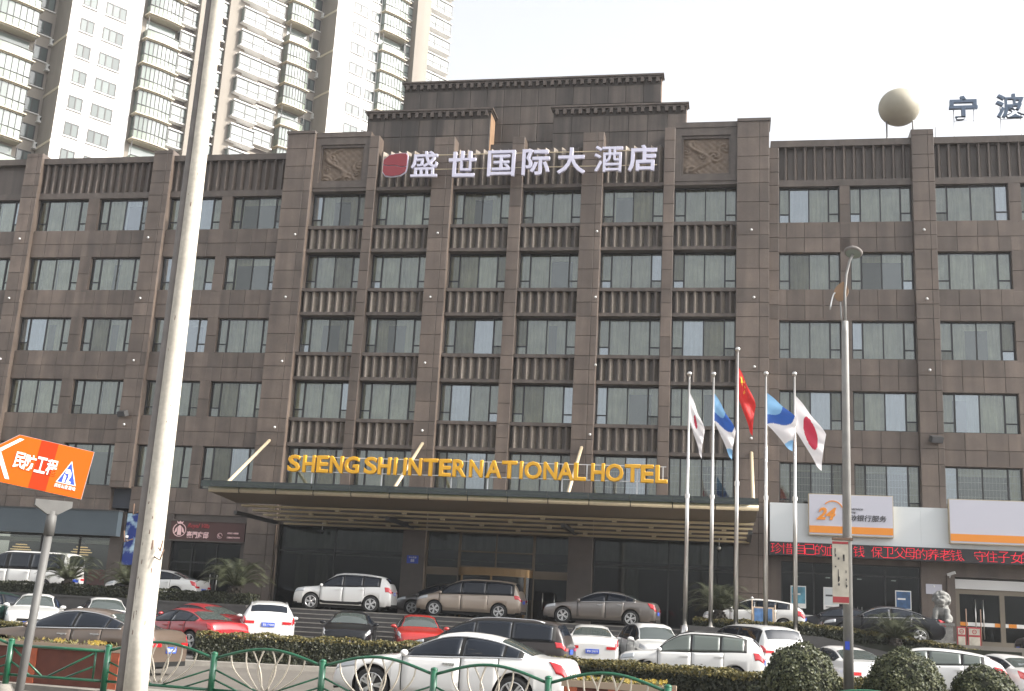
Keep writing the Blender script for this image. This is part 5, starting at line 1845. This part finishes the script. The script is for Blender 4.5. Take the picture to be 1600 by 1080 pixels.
P_WHITE = paint('white_car_paint', (.78, .775, .755))
P_PEARL = paint('pearl_white_paint', (.92, .91, .89))
P_BROWN = paint('brown_metallic_paint', (.17, .125, .095), .35, .32)
P_GREY = paint('grey_brown_metallic_paint', (.20, .18, .165), .4, .3)
P_DARKGREY = paint('dark_grey_metallic_paint', (.13, .125, .12), .4, .3)
P_CHAMP = paint('champagne_metallic_paint', (.42, .345, .28), .3, .32)
P_BLACK = paint('black_car_paint', (.012, .013, .016))
P_RED = paint('red_car_paint', (.42, .018, .014))
P_DARKRED = paint('dark_red_car_paint', (.36, .016, .022))
P_GREEN = paint('dark_green_car_paint', (.01, .035, .028))
P_BEIGE = paint('dark_brown_car_paint', (.045, .038, .036))
_wheel = {}


def wheel_meshes(r, w, dark):
    k = (round(r, 3), w, dark)
    if k in _wheel:
        return _wheel[k]
    t = MB()
    t.lathe([(r * .68, -w / 2 + .015), (r * .90, -w / 2), (r * .98, -w / 2 + .03), (r, -w / 4), (r, w / 4), (r * .98, w / 2 - .03), (r * .90, w / 2), (r * .68, w / 2 - .015)], 26, axis='y')
    d = MB()
    d.lathe([(.001, -w / 2 + .07), (r * .66, -w / 2 + .07)], 24, mi=1, axis='y')
    d.lathe([(r * .62, -w / 2 + .07), (r * .64, -w / 2 + .01), (r * .70, -w / 2 + .008), (r * .70, w / 2 - .02)], 26, axis='y')
    d.lathe([(.001, -w / 2 + .005), (r * .13, -w / 2 + .01), (r * .15, -w / 2 + .05)], 12, axis='y')
    for i in range(10):
        a = 2 * math.pi * (i // 2) / 5 + (.16 if i % 2 else -.16)
        ca, sa = math.cos(a), math.sin(a)
        def pt(rr, tt, yy):
            return (rr * ca - tt * sa, yy, rr * sa + tt * ca)
        a0, a1, y0, y1 = r * .10, r * .66, -w / 2 + .012, -w / 2 + .05
        q0, q1 = r * .05, r * .06
        d.poly([pt(a0, -q0, y0), pt(a1, -q1, y0 - .004), pt(a1, q1, y0 - .004), pt(a0, q0, y0)][::1])
        d.poly([pt(a0, -q0, y1), pt(a1, -q1, y1), pt(a1, -q1, y0 - .004), pt(a0, -q0, y0)]); d.poly([pt(a0, q0, y0), pt(a1, q1, y0 - .004), pt(a1, q1, y1), pt(a0, q0, y1)])
    _wheel[k] = (t.mesh('wheel', M['tyre']), d.mesh('rim', [M['rim_dark' if dark else 'rim'], M['rim_dark']]))
    return _wheel[k]


def car(kind, L, W, H, pt, x, y, z, hdeg, label, cat='car', group='cars parked around the forecourt', rails=False, chrome=False, glass='car_glass', plate=None, roof=None, sunroof=False, two_tone=None, rim_dark=False, moving=False, cladding=False, wheel_r=.335):
    K = BODY[kind]
    root = thing('parked_car' if not moving else 'passing_car', label, cat, (x, y, z), R(hdeg), group)
    WR = wheel_r
    AR = WR + .055
    wx = [K['wheels'][0] * L, K['wheels'][1] * L]

    def ztop(f):
        return pchip(K['top'], f) * H

    def zbelt(f):
        return min(pchip(K['belt'], f) * H, ztop(f) - .012)

    def sect(f):
        w = W / 2 * pchip(PLAN, f)
        zt, zb = ztop(f), zbelt(f)
        c = min(1, max(0, (zt - zb - .07) / (.26 * H)))
        c = c * c * (3 - 2 * c)
        X = f * L
        za = 0
        for q in wx:
            if abs(X - q) < AR:
                za = max(za, WR + math.sqrt(AR * AR - (X - q) ** 2))
        sill = .155 * H + (.05 if f < .05 or f > .95 else 0)
        wr = (1 - c) * .78 * w + c * K['wr'] * W / 2 * min(1, .86 + .14 * pchip(PLAN, f))
        ze = zt - (.03 + .045 * c)
        z1 = max(sill, za)
        z2 = max(sill + (zb - sill) * .36, z1 + .02 if za else 0)
        z3 = max(sill + (zb - sill) * .76, z2 + .02)
        zb2 = max(zb, z3 + .015)
        ym = (1 - .42) * .955 * w + .42 * wr
        return [(.66 * w, max(sill - .03, za)), (.945 * w if not za else .985 * w, z1), (1.0 * w, z2), (.995 * w, z3), (.955 * w, zb2), (ym, zb2 + (ze - zb2) * .5), (wr, ze), (wr * .64, zt - .012), (0, zt)]

    def surf(f, u, sd=1):
        s = sect(f)
        i = min(7, int(u)); t = u - i
        return Vector((f * L - L / 2, sd * (s[i][0] + (s[i + 1][0] - s[i][0]) * t), s[i][1] + (s[i + 1][1] - s[i][1]) * t))
    F = set(i / 44 for i in range(45))
    F |= {0, .004, .01, .02, .035, .05, .95, .965, .975, .985, .993, 1}
    for q in wx:
        for k in range(-9, 10):
            F.add((q + AR * math.sin(math.pi / 2 * k / 9.0) * .999) / L)
        F.add((q - AR * 1.02) / L); F.add((q + AR * 1.02) / L)
    F = sorted(f for f in F if 0 <= f <= 1)
    b = MB()
    NS = 17
    for f in F:
        s = sect(f)
        for (yy, zz) in s:
            b.v.append((f * L - L / 2, -yy, zz))
        for (yy, zz) in s[-2::-1]:
            b.v.append((f * L - L / 2, yy, zz))
    for i in range(len(F) - 1):
        for j in range(NS - 1):
            q = i * NS + j
            mi = 1 if j in (0, NS - 2) else (2 if (j in (7, 8, 6, 9) and roof and .36 < F[i] < .90) else 0)
            if two_tone and j in (1, NS - 3):
                mi = 1
            b.face((q, q + 1, q + NS + 1, q + NS), mi, True)
        b.face((i * NS, (i + 1) * NS, (i + 1) * NS + NS - 1, i * NS + NS - 1), 1)
    b.face(list(range(NS - 1, -1, -1)), 0)
    b.face([(len(F) - 1) * NS + j for j in range(NS)], 0)
    b.build('body', [pt, M['trim'], roof or pt], root)

    def patch(name, m, f0, f1, u0, u1, sd, off=.006, nu=8, nf=8, parent=None, mb=None, slant=0.0, mi=0):
        """a panel lying on the flank, u from belt to roof, f fore and aft"""
        q = mb or MB()
        base = len(q.v)
        for a in range(nu + 1):
            u = u0 + (u1 - u0) * a / nu
            for c in range(nf + 1):
                f = f0 + slant * a / nu * (1 - c / nf) + (f1 - f0) * c / nf
                e = .003
                p = surf(f, u, sd)
                du = surf(f, min(u + .02, 8), sd) - surf(f, max(u - .02, 0), sd)
                df = surf(min(f + e, 1), u, sd) - surf(max(f - e, 0), u, sd)
                n = du.cross(df) * (1 if sd > 0 else -1)
                if n.length < 1e-9:
                    n = Vector((0, 0, 1))
                n.normalize()
                if n.dot(Vector((0, sd * .3, .3)) if u < 7.5 else Vector((0, 0, 1))) < -.2:
                    n = -n
                q.v.append(tuple(p + n * off))
        for a in range(nu):
            for c in range(nf):
                k = base + a * (nf + 1) + c
                fc = (k, k + 1, k + nf + 2, k + nf + 1)
                q.face(fc if sd < 0 else fc[::-1], mi, True)
        # skirt
        rim_ = [base + c for c in range(nf + 1)] + [base + a * (nf + 1) + nf for a in range(1, nu + 1)] + [base + nu * (nf + 1) + c for c in range(nf - 1, -1, -1)] + [base + a * (nf + 1) for a in range(nu - 1, 0, -1)]
        low = []
        cen = sum((Vector(q.v[k]) for k in rim_), Vector()) / len(rim_)
        for k in rim_:
            p = Vector(q.v[k]); 
            low.append(q.vert(tuple(p + Vector((0, -sd * (off + .012), -.004)))))
        for i in range(len(rim_)):
            j = (i + 1) % len(rim_)
            fc = (rim_[i], low[i], low[j], rim_[j])
            q.face(fc if sd < 0 else fc[::-1], mi)
        if mb is None:
            return q.build(name, m, parent or root)
        return q

    def across(name, m, f0, f1, u0, off=.008, nf=6):
        q = MB()
        us = [u0 + (8 - u0) * i / 6 for i in range(7)]
        prof = [(u, -1) for u in us] + [(u, 1) for u in us[-2::-1]]
        for c in range(nf + 1):
            f = f0 + (f1 - f0) * c / nf
            for u, sd in prof:
                p = surf(f, u, sd); p2 = surf(min(f + .004, 1), 8); p1 = surf(max(f - .004, 0), 8)
                n = Vector((-(p2.z - p1.z), 0, p2.x - p1.x)).normalized()
                q.v.append(tuple(p + n * off))
        w = len(prof)
        for c in range(nf):
            for k in range(w - 1):
                i = c * w + k
                q.face((i, i + 1, i + w + 1, i + w), 0, True)
        return q.build(name, m, root)
    gm = M[glass]
    across('windshield', M['windshield'] if glass == 'car_glass' else gm, K['shield'][0], K['shield'][1], 6.15)
    across('rear_window', M['car_glass' if kind != 'sedan' else 'windshield'], K['rear'][0], K['rear'][1], 6.2)
    if sunroof:
        across('sunroof', M['car_glass'], .49, .66, 6.9, .006)
    for sd in (-1, 1):
        S_ = K['side']
        patch('window_trim', M['trim'], S_[0][0] - .03, S_[-1][1] + .02, 4.02, 5.97, sd, .0035, 6, 24)
        if chrome:
            q = patch('chrome_strip', None, S_[0][0] - .025, S_[-1][1] + .025, 3.99, 4.12, sd, .011, 1, 24, mb=MB())
            patch('chrome_strip', None, S_[0][0] - .02, S_[-1][1] + .02, 5.86, 5.98, sd, .011, 1, 24, mb=q)
            q.build('window_chrome', M['chrome'], root)
        for f0, f1 in S_:
            patch('side_window', gm, f0, f1, 4.13, 5.83, sd, .009, 6, 10)
        dm = pt
        d0, d1 = S_[0][0] - .02, S_[1][0] - .008
        patch('door', dm, d0, d1, 1.3, 3.96, sd, .006, 8, 8)
        r1 = min(S_[1][1] + .03, (wx[1] - AR) / L + .02)
        patch('door', dm, d1 + .005, r1, 1.3, 3.96, sd, .006, 8, 8)
        sm_ = patch('door_seams', None, d0 - .0035, d0 + .0005, 1.3, 3.97, sd, .0072, 8, 1, mb=MB())
        patch('', None, d1, d1 + .005, 1.3, 3.97, sd, .0072, 8, 1, mb=sm_); patch('', None, r1, r1 + .004, 2.2, 3.97, sd, .0072, 8, 1, mb=sm_)
        o = sm_.build('door_seams', M['trim'], root); o['kind'] = 'stuff'
        for f in (d1 - .045, r1 - .03):
            p = surf(f, 3.35, sd)
            h = MB(); h.box(-.12, .12, -.026, .026, -.017, .017); h.box(-.03, .03, -.012, .012, -.03, .0)
            o = h.build('door_handle', M['chrome'] if chrome else pt, root); o.location = (p.x, p.y + sd * .016, p.z)
        # mirror
        p = surf(S_[0][0] - .012, 4.2, sd)
        h = MB(); h.ball((.02, sd * .13, .06), .075, .115, .065, 10, 6); h.tube([(0, 0, 0), (0, sd * .08, .04)], .025, 6)
        o = h.build('mirror', pt, root); o.location = p
        # lights
        patch('headlight', M['lens'], .014, .115, 3.15, 4.25, sd, .007, 4, 8, slant=.02)
        f0, f1, u0, u1 = K['tail']
        q = patch('taillight', None, f0, f1, u0, u1, sd, .008, 5, 8, mb=MB(), slant=-.03 if not K['hatch'] else -.012)
        sz = sect(1.0)
        zl = zbelt(.985)
        wv = W / 2 * .84
        q.box(L / 2 - .03, L / 2 + .012, min(sd * wv * .60, sd * wv * .985), max(sd * wv * .60, sd * wv * .985), sz[4][1] - .095, sz[4][1] - .005)
        q.build('taillight', M['tail_red'], root)
        # wheels
        tm, rm_ = wheel_meshes(WR, .22, rim_dark)
        for q_ in wx:
            wl = inst('wheel', tm, root, (q_ - L / 2, sd * (W / 2 - .115), WR), (0, random.uniform(0, 1.2), 0 if sd < 0 else math.pi))
            inst('rim', rm_, wl)
        if rails:
            rl = MB(); rl.tube([surf(f, 6.15, sd) + Vector((0, 0, .045 if .40 < f < .84 else .0)) for f in (.385, .42, .5, .6, .7, .8, .86)], .018, 6); rl.build('roof_rail', M['chrome' if rails == 'chrome' else 'trim'], root)
        if cladding:
            patch('side_skirt', M['trim'], (wx[0] + AR) / L, (wx[1] - AR) / L, .98, 1.55, sd, .01, 2, 8)
    ub = MB(); ub.box(-L * .40, L * .40, -W * .40, W * .40, .13, .30); ub.build('underbody', M['trim'], root)
    # nose and tail
    w0 = W / 2 * .74
    n_ = MB(); zc = .30 * H
    n_.box(-L / 2 - .014, -L / 2 + .03, -w0 * .62, w0 * .62, zc + .02 * H, .385 * H); n_.box(-L / 2 - .012, -L / 2 + .03, -w0 * .9, w0 * .9, .16 * H, .235 * H)
    n_.build('grille', M['trim'], root)
    r_ = MB(); r_.box(L / 2 - .04, L / 2 + .014, -W / 2 * .80, W / 2 * .80, .15 * H, .225 * H); r_.build('rear_bumper_trim', M['trim'], root)
    zp = (sect(1.0)[4][1] - .17) if not K['hatch'] else sect(1.0)[4][1] - .12
    zp = max(zp, .30 * H)
    for sx in (1, -1):
        pz = zp if sx > 0 else .27 * H
        q = MB(); q.box(min(sx * (L / 2 + .004), sx * (L / 2 + .026)), max(sx * (L / 2 + .004), sx * (L / 2 + .026)), -.22, .22, pz - .07, pz + .07); po_ = q.build('number_plate', M['plate_blue'], root)
        if plate and sx > 0:
            me = fit_mesh(text_mesh(plate, .1, .002, M['white']), .38, .09)
            inst('characters', me, po_, (sx * (L / 2 + .03), 0, pz), (0, 0, math.pi / 2))
    return root


side = 'cars in the street and the lots'
FC = 'cars standing on the hotel forecourt'
LT = 'cars in the parking lot below the steps'
ST_ = 'cars on the street'
# street
car('sedan', 4.69, 1.81, 1.44, P_PEARL, -5.29, 23.0, 0, -3, 'white executive sedan nearest the camera, passing behind the green railing', group=ST_, chrome=True, moving=True, wheel_r=.345)
car('sedan', 4.87, 1.83, 1.47, P_BROWN, -15.46, 26.3, 0, -3, 'brown metallic sedan passing behind the long terracotta planter at left', group=ST_, chrome=True, plate='浙B 88S67', moving=True)
car('suv', 4.28, 1.77, 1.62, P_WHITE, -1.11, 36.2, .10, -3, 'small white crossover with pale windows and roof rails behind the right hedge', group=ST_, rails=True, glass='car_glass_pale', moving=True)
car('sedan', 4.6, 1.8, 1.43, P_WHITE, 3.2, 37.0, .10, -68, 'white sedan showing its rear window between two round shrubs', group=ST_)
car('hatch', 4.6, 1.83, 1.52, P_WHITE, 5.75, 37.4, .10, -9, 'white wagon behind the two right round shrubs, see-through side windows', group=ST_, glass='car_glass_pale')
car('sedan', 4.6, 1.8, 1.45, P_WHITE, 8.4, 39.8, .10, -66, 'white sedan cut by the right edge, rear window and shark fin showing', group=ST_)
# lot
car('sedan', 4.6, 1.8, 1.45, P_WHITE, -25.5, 40.0, LOT, 118, 'white sedan at far left with windscreen and mirror facing the street', group=LT)
car('sedan', 4.6, 1.8, 1.45, P_WHITE, -23.5, 41.4, LOT, 125, 'white sedan mostly hidden behind the brown sedan, only its roof showing', group=LT)
car('sedan', 4.6, 1.8, 1.40, P_DARKRED, -18.1, 37.2, .18, -24, 'nearer red sedan just right of the big pole', group=LT, plate='浙B 6K320')
car('sedan', 4.7, 1.82, 1.43, P_DARKRED, -19.75, 41.4, LOT, -24, 'farther red sedan with dark roof behind the nearer red one', group=LT)
car('suv', 4.65, 1.89, 1.64, P_WHITE, -16.52, 40.5, LOT, -67, 'white sport utility seen from the rear in the parking lot left of the black sedan', group=LT, rails='chrome', plate='浙B 1Y088')
car('sedan', 4.5, 1.8, 1.45, P_BLACK, -13.84, 42.0, LOT, 104, 'black sedan facing the street in front of the steps', group=LT)
car('hatch', 4.1, 1.75, 1.45, P_RED, -11.23, 42.0, LOT, 108, 'small bright red car facing the street in front of the steps', group=LT)
car('mpv', 5.1, 1.85, 1.72, P_BEIGE, -7.36, 36.5, .10, -4, 'dark brown people carrier with beige tail behind the white executive sedan', group=LT, rails='chrome')
car('sedan', 4.67, 1.81, 1.43, P_WHITE, -4.75, 41.0, LOT, -82, 'white sedan seen squarely from the rear with blue plate', group=LT, plate='浙B 2F977')
car('suv', 4.3, 1.78, 1.6, P_WHITE, -2.72, 42.0, LOT, 108, 'small white sport utility facing the street right of the white saloon with blue plate', group=LT, sunroof=True)
car('mpv', 5.0, 1.92, 1.74, P_WHITE, .60, 42.4, LOT, -60, 'tall white sport utility with black side glass below the flagpoles', group=LT)
car('sedan', 4.6, 1.8, 1.45, P_GREEN, -28.0, 40.6, LOT, 60, 'dark green car cut by the left edge of the photo', group=LT)
# forecourt
car('van', 5.1, 1.75, 1.98, P_WHITE, -33.0, 50.6, PLAT, 0, 'white minibus before the shop at far left', 'minibus', FC)
car('sedan', 4.7, 1.8, 1.45, P_WHITE, -26.7, 51.5, PLAT, 0, 'white saloon parked left before the club doors, half behind the big pole', group=FC)
car('suv', 4.43, 1.81, 1.67, P_WHITE, -17.03, 50.6, PLAT, 6, 'white compact sport utility under the left end of the canopy', group=FC, rails='chrome', cladding=True, wheel_r=.35, plate='浙B 7V61')
car('mpv', 4.75, 1.8, 1.56, P_DARKGREY, -13.3, 54.6, PLAT, 0, 'dark grey car half hidden behind the champagne people carrier', group=FC)
car('mpv', 4.8, 1.8, 1.73, P_CHAMP, -11.5, 51.9, PLAT, 0, 'champagne people carrier before the revolving door', group=FC)
car('sedan', 4.87, 1.83, 1.45, P_GREY, -5.45, 50.7, PLAT, -4, 'grey brown sedan under the right half of the canopy', group=FC, chrome=True)
car('hatch', 4.36, 1.82, 1.5, P_WHITE, 1.05, 52.6, PLAT, -6, 'white hatchback behind the flagpoles beside the bank', group=FC)
car('sedan', 4.9, 1.85, 1.48, P_BLACK, 6.13, 50.6, PLAT - .08, 0, 'black sedan with chrome window line before the bank and the stone lion', group=FC, chrome=True)
car('sedan', 4.6, 1.8, 1.42, P_BLACK, 4.6, 53.4, PLAT - .05, 0, 'dark car mostly hidden behind the black sedan by the bank', group=FC)
car('sedan', 4.6, 1.8, 1.42, P_BLACK, 13.4, 49.2, PLAT - .4, 0, 'dark car at the right edge by the bank doors, pinkish roof', group=FC)

# ================================================================ the hazy air
b = MB(); b.box(-130, 90, -12, 230, -1.6, 118)
hz = b.build('haze', bpy.data.materials.new('pale_haze'))
hm = hz.data.materials[0]
hm.use_nodes = True
t = hm.node_tree
t.nodes.remove(t.nodes['Principled BSDF'])
pv = t.nodes.new('ShaderNodeVolumePrincipled')
pv.inputs['Color'].default_value = (.93, .95, 1, 1)
pv.inputs['Density'].default_value = .00036
pv.inputs['Anisotropy'].default_value = .25
t.links.new(pv.outputs[0], t.nodes['Material Output'].inputs['Volume'])
hz['kind'] = 'stuff'
